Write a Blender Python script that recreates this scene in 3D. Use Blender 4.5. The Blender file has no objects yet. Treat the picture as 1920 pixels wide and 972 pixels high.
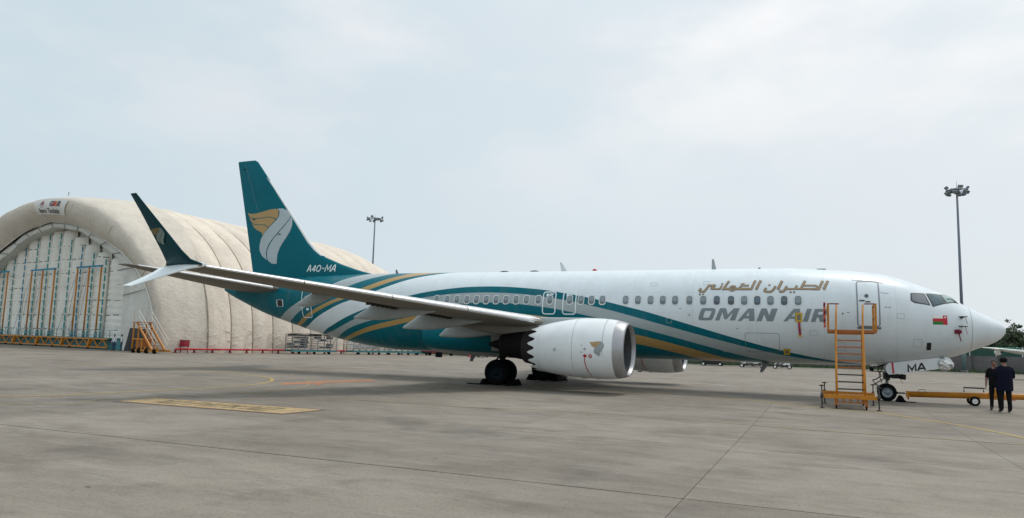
import bpy, bmesh, math, random
import numpy as np
from mathutils import Vector, Matrix
from mathutils import geometry as mgeo
random.seed(7); np.random.seed(7)
scene = bpy.context.scene
COL = scene.collection
R = math.radians
# ---------------------------------------------------------------- camera
CAM = np.array([-6.450, -32.961, 1.892])
YAW, PITCH, ROLL = -0.404067, 0.114261, 0.028321
def cam_axes():
    f = np.array([math.sin(YAW)*math.cos(PITCH), math.cos(YAW)*math.cos(PITCH), math.sin(PITCH)])
    r = np.array([math.cos(YAW), -math.sin(YAW), 0.0]); u = np.cross(r, f)
    c, s = math.cos(ROLL), math.sin(ROLL)
    return c*r+s*u, -s*r+c*u, f
cr, cu, cf = cam_axes()
cam_d = bpy.data.cameras.new('camera'); cam = bpy.data.objects.new('camera', cam_d); COL.objects.link(cam)
cam_d.sensor_fit = 'HORIZONTAL'; cam_d.sensor_width = 36.0; cam_d.lens = 36.0*1362.516/1920.0
cam_d.clip_start = 0.1; cam_d.clip_end = 6000
cam.matrix_world = Matrix(((cr[0], cu[0], -cf[0], CAM[0]), (cr[1], cu[1], -cf[1], CAM[1]), (cr[2], cu[2], -cf[2], CAM[2]), (0, 0, 0, 1)))
scene.camera = cam
# ---------------------------------------------------------------- sky and sun (bright overcast)
SUN_EL, SUN_AZ = R(64), R(28)          # azimuth measured from +Y towards +X
SUN = np.array([math.sin(SUN_AZ)*math.cos(SUN_EL), math.cos(SUN_AZ)*math.cos(SUN_EL), math.sin(SUN_EL)])
world = bpy.data.worlds.new('World'); scene.world = world; world.use_nodes = True
wt = world.node_tree; wn = wt.nodes; wl = wt.links; wn.clear()
def N(t, typ, **kw):
    n = t.nodes.new(typ)
    for k, v in kw.items(): setattr(n, k, v)
    return n
def math_node(t, op, a, b=None, c=None, clamp=False):
    n = t.nodes.new('ShaderNodeMath'); n.operation = op; n.use_clamp = clamp
    for i, x in enumerate((a, b, c)):
        if x is None: continue
        if isinstance(x, (int, float)): n.inputs[i].default_value = x
        else: t.links.new(x, n.inputs[i])
    return n.outputs[0]
def mix_col(t, fac, a, b, blend='MIX'):
    n = t.nodes.new('ShaderNodeMix'); n.data_type = 'RGBA'; n.blend_type = blend
    for i, x in ((0, fac), (6, a), (7, b)):
        if isinstance(x, (int, float)): n.inputs[i].default_value = x
        elif isinstance(x, (tuple, list)): n.inputs[i].default_value = (*x, 1)
        else: t.links.new(x, n.inputs[i])
    return n.outputs[2]
def map_range(t, x, a, b, c=0.0, d=1.0, smooth=True):
    n = t.nodes.new('ShaderNodeMapRange'); n.interpolation_type = 'SMOOTHSTEP' if smooth else 'LINEAR'
    t.links.new(x, n.inputs[0]); n.inputs[1].default_value = a; n.inputs[2].default_value = b
    n.inputs[3].default_value = c; n.inputs[4].default_value = d
    return n.outputs[0]
sky = N(wt, 'ShaderNodeTexSky', sky_type='NISHITA', sun_disc=False, sun_elevation=SUN_EL, sun_rotation=SUN_AZ)
tc = N(wt, 'ShaderNodeTexCoord'); D = tc.outputs['Generated']
def wdot(v):
    n = N(wt, 'ShaderNodeVectorMath', operation='DOT_PRODUCT'); wl.new(D, n.inputs[0]); n.inputs[1].default_value = v
    return n.outputs['Value']
side = map_range(wt, wdot((0.919, 0.393, 0.0)), -0.75, 0.75, smooth=False)
base = mix_col(wt, side, (5.75, 6.95, 7.6), (7.4, 7.85, 8.1))
mp = N(wt, 'ShaderNodeMapping'); wl.new(D, mp.inputs[0]); mp.inputs['Scale'].default_value = (1.0, 1.0, 2.2)
n1 = N(wt, 'ShaderNodeTexNoise'); wl.new(mp.outputs[0], n1.inputs[0]); n1.inputs['Scale'].default_value = 2.1; n1.inputs['Detail'].default_value = 4.5; n1.inputs['Roughness'].default_value = 0.5
n2 = N(wt, 'ShaderNodeTexNoise'); wl.new(mp.outputs[0], n2.inputs[0]); n2.inputs['Scale'].default_value = 5.0; n2.inputs['Detail'].default_value = 5; n2.inputs['Roughness'].default_value = 0.55
up = wdot((0, 0, 1)); sunny = math_node(wt, 'POWER', math_node(wt, 'MAXIMUM', wdot(tuple(SUN)), 0.0), 3.0)
cl = math_node(wt, 'ADD', math_node(wt, 'MULTIPLY', n1.outputs[0], 0.65), math_node(wt, 'MULTIPLY', n2.outputs[0], 0.35))
clm = map_range(wt, cl, 0.42, 0.64)
hi = map_range(wt, up, 0.10, 0.42)
patch = math_node(wt, 'MULTIPLY', clm, math_node(wt, 'MULTIPLY', hi, math_node(wt, 'ADD', 0.35, math_node(wt, 'MULTIPLY', side, 1.2))), clamp=True)
base = mix_col(wt, patch, base, (8.9, 9.05, 9.0))
tint = map_range(wt, n2.outputs[0], 0.35, 0.7)
base = mix_col(wt, math_node(wt, 'MULTIPLY', tint, 0.14), base, (7.0, 6.7, 7.3))
gain = math_node(wt, 'ADD', 1.0, math_node(wt, 'ADD', math_node(wt, 'MULTIPLY', sunny, 0.22), math_node(wt, 'MULTIPLY', map_range(wt, up, 0.3, 1.0), 0.10)))
cloud = N(wt, 'ShaderNodeVectorMath', operation='SCALE'); wl.new(base, cloud.inputs[0]); wl.new(gain, cloud.inputs['Scale'])
skym = mix_col(wt, 0.94, sky.outputs[0], cloud.outputs[0])
bg = N(wt, 'ShaderNodeBackground'); bg.inputs['Strength'].default_value = 0.1; wl.new(skym, bg.inputs[0])
wo = N(wt, 'ShaderNodeOutputWorld'); wl.new(bg.outputs[0], wo.inputs[0])
sun_d = bpy.data.lights.new('sun', 'SUN'); sun_d.energy = 1.4; sun_d.angle = R(15); sun_d.color = (1.0, 0.96, 0.90)
sun = bpy.data.objects.new('sun', sun_d); COL.objects.link(sun); sun.location = (0, 0, 60)
sun.rotation_euler = Vector(SUN).to_track_quat('Z', 'Y').to_euler()
vs = scene.view_settings; vs.view_transform = 'Standard'; vs.look = 'None'; vs.exposure = 0.06; vs.gamma = 1.0; vs.use_curve_mapping = False
# traced livery outlines in aircraft coordinates (metres / girth fraction)
STRIPES={'B1':[(1.574,-0.12),(5.391,0.0951),(6.243,0.1431),(7.235,0.1957),(8.484,0.2605),(10.061,0.3406),(11.981,0.4319),(14.201,0.526),(16.623,0.613),(19.117,0.6755),(21.539,0.6918),(23.759,0.657),(25.679,0.5898),(27.256,0.512),(28.505,0.4341),(29.497,0.3565),(30.349,0.272),(34.304,-0.12)],
'B2':[(0.7,-0.12),(6.791,0.1375),(7.602,0.1717),(8.546,0.2175),(9.734,0.2758),(11.235,0.3452),(13.063,0.4238),(15.176,0.5081),(17.481,0.5841),(19.855,0.6294),(22.16,0.6314),(24.273,0.5952),(26.101,0.532),(27.602,0.4522),(28.79,0.3661),(29.734,0.2812),(30.545,0.1973),(33.608,-0.12)],
'B3':[(5.741,-0.12),(8.926,0.1183),(9.655,0.1728),(10.504,0.2287),(11.573,0.2885),(12.922,0.3509),(14.566,0.4141),(16.465,0.4765),(18.538,0.5288),(20.672,0.5524),(22.745,0.5362),(24.644,0.492),(26.288,0.4398),(27.637,0.385),(28.706,0.3197),(29.555,0.2359),(30.284,0.1226),(31.845,-0.12)],
'B4':[(7.272,-0.12),(10.352,0.1339),(11.02,0.1889),(11.798,0.2397),(12.777,0.2899),(14.013,0.3402),(15.519,0.3902),(17.259,0.4365),(19.159,0.4705),(21.114,0.4832),(23.014,0.4729),(24.754,0.4448),(26.26,0.403),(27.496,0.3482),(28.475,0.2815),(29.253,0.2052),(29.921,0.1162),(31.692,-0.12)],
'B5':[(9.016,-0.12),(11.522,0.1099),(12.133,0.1659),(12.845,0.2114),(13.74,0.2514),(14.872,0.2905),(16.249,0.3352),(17.841,0.3867),(19.579,0.4323),(21.367,0.4534),(23.105,0.4431),(24.697,0.4108),(26.074,0.3687),(27.206,0.3214),(28.101,0.2689),(28.813,0.2107),(29.424,0.1425),(31.779,-0.12)],
'R1':[(26.831,1.1),(28.887,0.8781),(29.654,0.7953),(30.422,0.6928),(31.189,0.5936),(31.956,0.5063),(32.723,0.4241),(33.491,0.3257),(34.258,0.1747),(35.755,-0.12)],
'R2':[(25.041,1.1),(27.674,0.8382),(28.494,0.7566),(29.314,0.6703),(30.134,0.5888),(30.953,0.513),(31.773,0.4348),(32.593,0.3372),(33.413,0.1944),(35.218,-0.12)],
'R3':[(23.836,1.1),(26.499,0.8408),(27.438,0.7493),(28.378,0.657),(29.317,0.5739),(30.257,0.4993),(31.196,0.4211),(32.136,0.3163),(33.075,0.1509),(34.613,-0.12)],
'R4':[(21.736,1.1),(25.12,0.8664),(26.201,0.7918),(27.281,0.6977),(28.362,0.6068),(29.443,0.5259),(30.524,0.4458),(31.604,0.3414),(32.685,0.1718),(34.544,-0.12)],
'R5':[(21.028,1.1),(24.475,0.8643),(25.598,0.7875),(26.72,0.696),(27.843,0.6076),(28.965,0.5265),(30.088,0.4432),(31.21,0.3341),(32.333,0.1621),(34.173,-0.12)]}
TITLE=[[[(11.0124,0.5223),(10.5701,0.5229),(10.5072,0.5177),(10.4883,0.5093),(10.5074,0.4939),(10.5983,0.457),(10.6498,0.4478),(10.7136,0.4426),(11.1126,0.4417),(11.1693,0.4456),(11.1904,0.4536),(11.1727,0.4688),(11.0946,0.5062),(11.0631,0.5169)],[(10.9105,0.5028),(10.6705,0.5032),(10.6517,0.4995),(10.6645,0.4926),(10.7421,0.4646),(10.7805,0.4595),(10.9767,0.4591),(10.9984,0.4631),(10.9849,0.4711),(10.9359,0.4971)]],
[[(10.5188,0.4425),(10.3134,0.5223),(10.0707,0.5226),(10.0039,0.4799),(9.7619,0.5231),(9.5288,0.5234),(9.7215,0.4445),(9.9309,0.4441),(9.7932,0.4961),(10.0535,0.4512),(10.1434,0.451),(10.2201,0.4954),(10.3468,0.4429)]],
[[(9.624,0.4412),(9.197,0.5224),(8.9704,0.5223),(8.9531,0.4429),(9.1734,0.4423),(9.1743,0.4581),(9.3806,0.4577),(9.462,0.4416)],[(9.2907,0.474),(9.1755,0.4742),(9.1736,0.4996)]],
[[(8.8872,0.4421),(8.6853,0.5233),(8.4854,0.5236),(8.3935,0.4793),(8.2896,0.5239),(8.0625,0.5233),(8.2471,0.4428),(8.4751,0.4422),(8.583,0.4862),(8.6925,0.4421)]],
[[(7.8652,0.4439),(7.4587,0.5248),(7.2337,0.5252),(7.2137,0.4437),(7.4297,0.4428),(7.4334,0.4597),(7.6389,0.4595),(7.7194,0.4439)],[(7.5501,0.4757),(7.4344,0.4761),(7.4318,0.5011)]],
[[(7.142,0.444),(6.9758,0.5259),(6.7934,0.5263),(6.9563,0.4443)]],
[[(6.8481,0.4443),(6.6856,0.5263),(6.2797,0.5281),(6.2242,0.5242),(6.2082,0.5171),(6.2384,0.4986),(6.2847,0.4859),(6.3526,0.4807),(6.3119,0.4464),(6.5142,0.4454),(6.5504,0.4721),(6.6182,0.4718),(6.678,0.4446)],[(6.5462,0.5081),(6.3942,0.5089),(6.3806,0.5048),(6.4071,0.4939),(6.4356,0.4908),(6.5878,0.4901)]]]
ARABIC=[(0.114,[(6.186,4.699),(6.352,4.314)]),
(0.110,[(6.378,4.699),(6.53,4.346),(6.765,4.346)]),
(0.082,[(6.622,4.346),(6.586,4.431),(6.606,4.471),(6.663,4.491),(7.082,4.491)]),
(0.086,[(6.593,4.346),(7.665,4.347)]),
(0.110,[(7.032,4.7),(7.198,4.327)]),
(0.094,[(7.338,4.499),(7.408,4.347)]),
(0.102,[(7.72,4.473),(7.812,4.288),(7.883,4.236),(7.959,4.236),(7.995,4.288)]),
(0.082,[(7.636,4.347),(7.813,4.341)]),
(0.114,[(7.902,4.704),(8.064,4.315)]),
(0.102,[(8.147,4.475),(8.242,4.302),(8.346,4.23),(8.495,4.231),(8.571,4.264),(8.557,4.323),(8.505,4.396)]),
(0.114,[(8.73,4.725),(8.905,4.317)]),
(0.106,[(8.944,4.727),(9.088,4.351),(9.75,4.352)]),
(0.082,[(9.187,4.5),(9.464,4.501),(9.567,4.406),(9.595,4.352)]),
(0.041,[(9.526,4.564),(9.386,4.59),(9.388,4.625)]),
(0.082,[(9.75,4.352),(9.716,4.4),(9.744,4.462),(9.845,4.482),(9.927,4.442),(9.95,4.36),(9.915,4.292),(9.84,4.279),(9.767,4.306),(9.745,4.359)]),
(0.102,[(9.994,4.706),(10.194,4.354),(9.875,4.353)]),
(0.082,[(10.27,4.505),(10.345,4.354),(10.725,4.355)]),
(0.122,[(10.694,4.362),(10.543,4.541)]),
(0.102,[(10.54,4.513),(10.807,4.501),(10.909,4.335),(10.989,4.24),(11.133,4.24),(11.176,4.294),(11.112,4.384)])]
ARDOTS=[(7.577,4.213),(7.448,4.213),(8.388,4.516),(10.266,4.574),(11.148,4.118),(11.02,4.118)]
LOGO={'g1':[(-37.638,9.082),(-37.411,9.001),(-36.964,8.997),(-36.315,9.101),(-35.854,9.182),(-35.47,9.203),(-35.312,9.149),(-35.232,8.991),(-35.24,8.744),(-35.38,8.58),(-35.503,8.678),(-35.739,8.734),(-36.013,8.761),(-36.4,8.731),(-36.939,8.714),(-37.29,8.752),(-37.497,8.84)],
'g2':[(-37.492,8.784),(-37.236,8.703),(-36.886,8.673),(-36.377,8.691),(-35.99,8.722),(-35.756,8.696),(-35.538,8.633),(-35.424,8.536),(-35.848,8.181),(-35.911,8.122),(-36.046,8.235),(-36.247,8.305),(-36.513,8.33),(-36.858,8.343),(-37.079,8.391),(-37.287,8.501)],
'g3':[(-37.262,8.445),(-37.055,8.343),(-36.854,8.304),(-36.509,8.291),(-36.263,8.266),(-36.062,8.197),(-35.947,8.092),(-36.208,7.853),(-36.359,7.68),(-36.443,7.861),(-36.778,7.989),(-37.082,8.195)],
'w1':[(-35.392,9.199),(-34.991,9.211),(-34.619,9.071),(-34.431,8.848),(-34.448,8.588),(-34.636,8.336),(-34.935,8.04),(-35.324,7.67),(-35.627,7.388),(-35.836,7.117),(-35.967,6.844),(-35.999,6.537),(-35.904,6.213),(-36.304,6.467),(-36.506,6.779),(-36.542,7.09),(-36.449,7.474),(-36.206,7.822),(-35.826,8.15),(-35.338,8.54),(-35.183,8.742),(-35.166,9.003),(-35.252,9.131)],
'w2':[(-34.379,8.784),(-34.232,8.473),(-34.208,8.167),(-34.297,7.865),(-34.481,7.567),(-34.754,7.21),(-34.974,6.881),(-35.116,6.518),(-35.157,5.979),(-35.512,6.008),(-35.824,6.181),(-35.915,6.459),(-35.905,6.796),(-35.757,7.1),(-35.514,7.415),(-35.088,7.816),(-34.718,8.17),(-34.459,8.482),(-34.387,8.647)]}
# ---------------------------------------------------------------- helpers
ROOTLOC = {}
def tag(o, label=None, cat=None, group=None, kind=None):
    if label: o['label'] = label
    if cat: o['category'] = cat
    if group: o['group'] = group
    if kind: o['kind'] = kind
    return o
def thing(name, loc, label, cat, group=None):
    o = bpy.data.objects.new(name, None); COL.objects.link(o); o.location = loc; o.empty_display_size = 0.3
    ROOTLOC[o] = np.array(loc, float); return tag(o, label, cat, group)
def rootloc(o):
    while o.parent is not None: o = o.parent
    return ROOTLOC.get(o, np.zeros(3))
class MB:
    def __init__(s): s.v = []; s.f = []; s.m = []; s.s = []; s.n = 0; s.uv = None
    def add(s, verts, faces, mat=0, smooth=False):
        verts = [tuple(map(float, p)) for p in verts]
        s.v += verts; s.f += [tuple(i+s.n for i in f) for f in faces]; s.m += [mat]*len(faces); s.s += [smooth]*len(faces); s.n += len(verts)
        return s
    def box(s, a, b, mat=0, rot=None):
        a = np.array(a, float); b = np.array(b, float); c = (a+b)/2; h = (b-a)/2
        p = np.array([[x, y, z] for x in (-1, 1) for y in (-1, 1) for z in (-1, 1)])*h
        if rot is not None: p = p@np.array(rot).T
        return s.add(p+c, [(0, 1, 3, 2), (4, 6, 7, 5), (0, 4, 5, 1), (2, 3, 7, 6), (0, 2, 6, 4), (1, 5, 7, 3)], mat)
    def bar(s, p0, p1, w, h, mat=0, up=(0, 0, 1)):
        p0 = np.array(p0, float); p1 = np.array(p1, float); d = p1-p0; L = np.linalg.norm(d); d /= L
        u = np.array(up, float)
        if abs(d@u) > .97: u = np.array([0, 1.0, 0]) if abs(d[1]) < .9 else np.array([1.0, 0, 0])
        a = np.cross(d, u); a /= np.linalg.norm(a); b = np.cross(a, d); rot = np.stack([d, a, b], 1)
        c = (p0+p1)/2; hh = np.array([L/2, w/2, h/2]); return s.box(c-hh, c+hh, mat, None) if False else s._obox(c, hh, rot, mat)
    def _obox(s, c, h, rot, mat):
        p = np.array([[x, y, z] for x in (-1, 1) for y in (-1, 1) for z in (-1, 1)])*h
        return s.add(p@rot.T+c, [(0, 1, 3, 2), (4, 6, 7, 5), (0, 4, 5, 1), (2, 3, 7, 6), (0, 2, 6, 4), (1, 5, 7, 3)], mat)
    def cyl(s, p0, p1, r0, r1=None, n=12, caps=True, mat=0, smooth=True):
        r1 = r0 if r1 is None else r1
        return s.tube([p0, p1], [r0, r1], n, caps, mat, smooth)
    def tube(s, pts, r, n=8, caps=True, mat=0, smooth=True, closed=False):
        pts = np.array(pts, float); m = len(pts); r = np.broadcast_to(np.array(r, float), (m,))
        vs = []; u = None
        for i in range(m):
            if closed: d = pts[(i+1) % m]-pts[i-1]
            else: d = pts[min(i+1, m-1)]-pts[max(i-1, 0)]
            d = d/(np.linalg.norm(d)+1e-12)
            if u is None:
                u = np.cross(d, (0, 0, 1.0)) if abs(d[2]) < .9 else np.cross(d, (1.0, 0, 0))
            u = u-d*(u@d); u /= np.linalg.norm(u); w = np.cross(d, u)
            for k in range(n):
                a = 2*math.pi*k/n; vs.append(pts[i]+r[i]*(math.cos(a)*u+math.sin(a)*w))
        fs = []
        for i in range(m if closed else m-1):
            j = (i+1) % m
            for k in range(n): fs.append((i*n+k, i*n+(k+1) % n, j*n+(k+1) % n, j*n+k))
        base = s.n; s.add(vs, fs, mat, smooth)
        if caps and not closed:
            s.f += [tuple(base+k for k in reversed(range(n))), tuple(base+(m-1)*n+k for k in range(n))]; s.m += [mat]*2; s.s += [False]*2
        return s
    def lathe(s, prof, o, d, n=24, mat=0, smooth=True, ref=(0, 0, 1)):
        # prof: (distance along d, radius)
        o = np.array(o, float); d = np.array(d, float); d /= np.linalg.norm(d); u = np.cross(d, ref); u /= np.linalg.norm(u); w = np.cross(d, u)
        vs = [o+d*t+r*(math.cos(2*math.pi*k/n)*u+math.sin(2*math.pi*k/n)*w) for t, r in prof for k in range(n)]
        fs = [(i*n+k, i*n+(k+1) % n, (i+1)*n+(k+1) % n, (i+1)*n+k) for i in range(len(prof)-1) for k in range(n)]
        return s.add(vs, fs, mat, smooth)
    def grid(s, P, mat=0, smooth=True, wrap=False, flip=False):
        P = np.array(P, float); a, b = P.shape[:2]; fs = []
        for i in range(a-1):
            for j in range(b if wrap else b-1):
                q = (i*b+j, i*b+(j+1) % b, (i+1)*b+(j+1) % b, (i+1)*b+j)
                fs.append(q[::-1] if flip else q)
        return s.add(P.reshape(-1, 3), fs, mat, smooth)
    def poly(s, pts, mat=0): return s.add(pts, [tuple(range(len(pts)))], mat)
    def prism(s, pts, vec, mat=0):
        pts = np.array(pts, float); n = len(pts); vec = np.array(vec, float)
        return s.add(np.concatenate([pts, pts+vec]), [tuple(reversed(range(n))), tuple(range(n, 2*n))]+[(i, (i+1) % n, n+(i+1) % n, n+i) for i in range(n)], mat)
    def sphere(s, c, r, n=12, m=8, mat=0):
        r = np.broadcast_to(np.array(r, float), (3,))
        P = [[np.array(c)+r*np.array([math.sin(math.pi*i/m)*math.cos(2*math.pi*k/n), math.sin(math.pi*i/m)*math.sin(2*math.pi*k/n), math.cos(math.pi*i/m)]) for k in range(n)] for i in range(m+1)]
        return s.grid(P, mat, True, True)
    def mesh(s, name, mats, off=np.zeros(3), fix=True):
        me = bpy.data.meshes.new(name); V = np.array(s.v)-off
        me.from_pydata(V.tolist(), [], s.f)
        for m in (mats if isinstance(mats, (list, tuple)) else [mats]): me.materials.append(m)
        me.polygons.foreach_set('material_index', s.m); me.polygons.foreach_set('use_smooth', s.s)
        if s.uv is not None:
            l = me.uv_layers.new(name='paint'); idx = np.empty(len(me.loops), int); me.loops.foreach_get('vertex_index', idx)
            l.data.foreach_set('uv', np.array(s.uv)[idx].ravel())
        if fix:
            b = bmesh.new(); b.from_mesh(me); bmesh.ops.recalc_face_normals(b, faces=b.faces); b.to_mesh(me); b.free()
        me.update(); return me
    def build(s, name, mats, parent=None, base=None, fix=True):
        off = np.zeros(3)
        if parent is not None: off = rootloc(parent)
        elif base is not None: off = np.array(base, float)
        me = s.mesh(name, mats, off, fix); o = bpy.data.objects.new(name, me); COL.objects.link(o)
        if parent is not None: o.parent = parent
        elif base is not None: o.location = base; ROOTLOC[o] = off
        return o
def copy_tree(o, parent=None):
    c = o.copy(); COL.objects.link(c)
    if parent is not None: c.parent = parent
    for ch in list(o.children): copy_tree(ch, c)
    return c
def dup(o, loc, label, rotz=None, group=None):
    c = copy_tree(o); c.location = loc; c['label'] = label
    if rotz is not None: c.rotation_euler = (0, 0, rotz)
    if group: c['group'] = group
    return c
def smoothed(o, angle=35):
    me = o.data; b = bmesh.new(); b.from_mesh(me)
    for f in b.faces: f.smooth = True
    for e in b.edges:
        if len(e.link_faces) == 2 and e.calc_face_angle(0) > R(angle): e.smooth = False
    b.to_mesh(me); b.free(); return o
def bevel(o, w, seg=2):
    me = o.data; b = bmesh.new(); b.from_mesh(me); bmesh.ops.bevel(b, geom=[e for e in b.edges], offset=w, segments=seg, affect='EDGES', profile=.6)
    b.to_mesh(me); b.free(); return smoothed(o)
# ---------------------------------------------------------------- materials
def mat(name, col, rough=.5, metal=0., var=.10, vs=1.2, bump=0., bs=6., coat=0., spec=.5, dirt=0., dirtcol=(.10, .09, .075), ds=.7, rvar=.12):
    m = bpy.data.materials.new(name); m.use_nodes = True; t = m.node_tree; b = t.nodes['Principled BSDF']
    b.inputs['Metallic'].default_value = metal; b.inputs['Specular IOR Level'].default_value = spec; b.inputs['Coat Weight'].default_value = coat; b.inputs['Coat Roughness'].default_value = .12
    g = N(t, 'ShaderNodeNewGeometry'); nz = N(t, 'ShaderNodeTexNoise'); t.links.new(g.outputs['Position'], nz.inputs[0])
    nz.inputs['Scale'].default_value = vs; nz.inputs['Detail'].default_value = 5; nz.inputs['Roughness'].default_value = .6
    f = map_range(t, nz.outputs[0], .25, .75)
    a = tuple(max(0, c*(1-var)) for c in col); c2 = tuple(min(1, c*(1+var)) for c in col)
    cc = mix_col(t, f, a, c2)
    if dirt:
        n2 = N(t, 'ShaderNodeTexNoise'); t.links.new(g.outputs['Position'], n2.inputs[0]); n2.inputs['Scale'].default_value = ds; n2.inputs['Detail'].default_value = 8; n2.inputs['Roughness'].default_value = .68
        cc = mix_col(t, math_node(t, 'MULTIPLY', map_range(t, n2.outputs[0], .48, .72), dirt), cc, dirtcol)
    t.links.new(cc, b.inputs['Base Color'])
    t.links.new(map_range(t, f, 0, 1, max(.02, rough*(1-rvar)), min(1, rough*(1+rvar)), False), b.inputs['Roughness'])
    if bump:
        n3 = N(t, 'ShaderNodeTexNoise'); t.links.new(g.outputs['Position'], n3.inputs[0]); n3.inputs['Scale'].default_value = bs; n3.inputs['Detail'].default_value = 6
        bp = N(t, 'ShaderNodeBump'); bp.inputs['Strength'].default_value = bump; bp.inputs['Distance'].default_value = .05; t.links.new(n3.outputs[0], bp.inputs['Height']); t.links.new(bp.outputs[0], b.inputs['Normal'])
    return m
TEAL = (.0, .132, .172); GREY_STRIPE = (.36, .42, .43); GOLD = (.42, .27, .09); WHITE = (.71, .785, .825)
M = {}
M['white'] = mat('white aircraft paint', WHITE, .30, var=.03, vs=.8, coat=.2, dirt=.05, ds=.5)
M['teal'] = mat('teal aircraft paint', TEAL, .34, var=.05, coat=.0, spec=.12)
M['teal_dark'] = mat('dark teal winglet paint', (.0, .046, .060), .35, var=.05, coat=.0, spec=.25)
M['gold'] = mat('gold paint', GOLD, .35, var=.05, coat=.2)
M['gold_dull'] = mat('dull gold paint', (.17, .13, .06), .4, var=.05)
M['silver'] = mat('silver grey paint', (.42, .50, .53), .32, var=.04, coat=.2)
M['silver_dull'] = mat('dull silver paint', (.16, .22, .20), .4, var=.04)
M['title'] = mat('slate grey lettering', (.205, .255, .28), .35, var=.04)
M['title_gold'] = mat('bronze lettering', (.34, .235, .125), .35, var=.05)
M['title_edge'] = mat('grey lettering edge', (.19, .19, .17), .35, var=.04)
M['wing_grey'] = mat('grey wing paint', (.215, .205, .18), .6, var=.07, vs=.9, spec=.2, dirt=.35, dirtcol=(.16, .15, .13), ds=.8)
M['fairing'] = mat('pale grey fairing paint', (.36, .40, .40), .45, var=.06, vs=1.5, spec=.3, dirt=.2)
M['bare'] = mat('bare aluminium', (.72, .73, .74), .33, metal=.55, var=.05, vs=3)
M['lip'] = mat('brushed inlet aluminium', (.40, .41, .43), .42, metal=.6, var=.06, vs=2)
M['nacelle'] = mat('white nacelle paint', (.78, .825, .85), .32, var=.04, vs=1.0, coat=.15, dirt=.10)
M['duct'] = mat('acoustic lining darkened for depth', (.060, .066, .070), .5, var=.08, vs=4)  # grey lining darkened, the shade of the inlet depth put into its colour
M['fan'] = mat('titanium fan blade', (.20, .21, .22), .35, metal=.7)
M['dark_metal'] = mat('dark heat stained metal', (.008, .0075, .0075), .7, spec=.12, metal=.0, var=.25, vs=3)
M['hot_metal'] = mat('brown heat tinted metal', (.028, .025, .027), .6, spec=.2, metal=.0, var=.2, vs=3)
M['gear'] = mat('grey gear enamel', (.14, .15, .15), .4, var=.15, vs=6, dirt=.5, ds=5)
M['gear_dark'] = mat('grimy gear metal', (.022, .023, .024), .6, metal=.1, spec=.2, var=.3, vs=6)
M['tyre'] = mat('tyre rubber', (.006, .007, .008), .85, spec=.06, var=.2, vs=8, bump=.15, bs=40)
M['rim'] = mat('grey wheel rim', (.20, .25, .27), .4, metal=.35, var=.12, vs=10)
M['rim_dark'] = mat('dark wheel cover', (.004, .013, .017), .55, spec=.12, var=.15, vs=6)
M['rubber'] = mat('black rubber', (.006, .006, .007), .9, spec=.06, var=.3, vs=6, bump=.3, bs=20)
M['glass_dark'] = mat('dark cabin glass', (.045, .062, .075), .12, var=.1, coat=.5)
M['glass_mid'] = mat('grey cabin glass', (.13, .165, .175), .18, var=.08, coat=.4)
M['shade'] = mat('lowered window shade', (.245, .305, .33), .5, var=.06)
M['shade_dark'] = mat('deep blue window reflection', (.11, .16, .20), .4, var=.06)  # reflection painted as a flat blue panel on the darker panes
M['frame_lt'] = mat('pale window frame', (.66, .70, .71), .4, var=.03)
M['seam'] = mat('faint seam sealant', (.40, .43, .44), .5); M['frame_dk'] = mat('grey door outline', (.20, .235, .255), .4, var=.04)
M['cock_a'] = mat('grey reflecting cockpit glass', (.18, .20, .215), .10, var=.12, vs=2.5, coat=.6)
M['cock_b'] = mat('teal tinted cockpit glass', (.028, .085, .10), .07, var=.4, vs=3.5, coat=.6)
M['cock_c'] = mat('pale reflecting windscreen glass', (.24, .36, .345), .10, var=.15, vs=2.5, coat=.6)
M['cock_frame'] = mat('dark windscreen seal', (.05, .055, .06), .5)
M['line_white'] = mat('white outline paint', (.78, .86, .88), .4, var=.03)
M['black'] = mat('black paint', (.012, .013, .014), .5, var=.15)
M['red'] = mat('red paint', (.50, .012, .030), .45, var=.08)
M['green'] = mat('green paint', (.012, .19, .022), .45, var=.08)
M['white_flat'] = mat('flat white paint', (.78, .78, .76), .5, var=.04)
M['red_cloth'] = mat('faded red streamer cloth', (.36, .045, .085), .85, var=.2, vs=8)
M['dark_red'] = mat('dark red cover fabric', (.16, .008, .025), .8, var=.25, vs=10, bump=.3, bs=30)
M['yellow'] = mat('yellow plastic', (.62, .40, .012), .5, var=.08)
M['orange'] = mat('amber safety paint', (.50, .195, .012), .45, spec=.35, var=.12, vs=3, dirt=.45, dirtcol=(.20, .075, .02), ds=3.5)
M['orange_dark'] = mat('scuffed orange paint', (.36, .115, .018), .5, var=.2, vs=4, dirt=.4, dirtcol=(.10, .04, .02), ds=4)
M['steel'] = mat('worn dark steel', (.05, .047, .042), .6, metal=.2, var=.3, vs=5)
M['grey_steel'] = mat('galvanised steel', (.26, .275, .28), .5, metal=.4, var=.15, vs=3)
M['foil'] = mat('crumpled silver foil', (.70, .72, .72), .26, metal=.8, var=.15, vs=6, bump=.6, bs=14)
M['mast'] = mat('blue grey painted mast', (.135, .165, .205), .45, metal=.2, var=.08)
M['teal_panel'] = mat('faded teal panel', (.045, .21, .235), .6, var=.14, vs=.8, dirt=.2)
M['teal_strap'] = mat('teal webbing', (.012, .30, .30), .8, var=.15)
M['blue_strap'] = mat('blue webbing', (.015, .22, .36), .8, var=.15)
M['strap_grey'] = mat('grey lashing strap', (.17, .18, .17), .85, var=.2)
M['navy'] = mat('navy cloth', (.007, .009, .020), .9, spec=.1, var=.25, vs=9, bump=.3, bs=25)
M['charcoal'] = mat('charcoal cloth', (.010, .010, .012), .9, spec=.1, var=.25, vs=9, bump=.3, bs=25)
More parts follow.
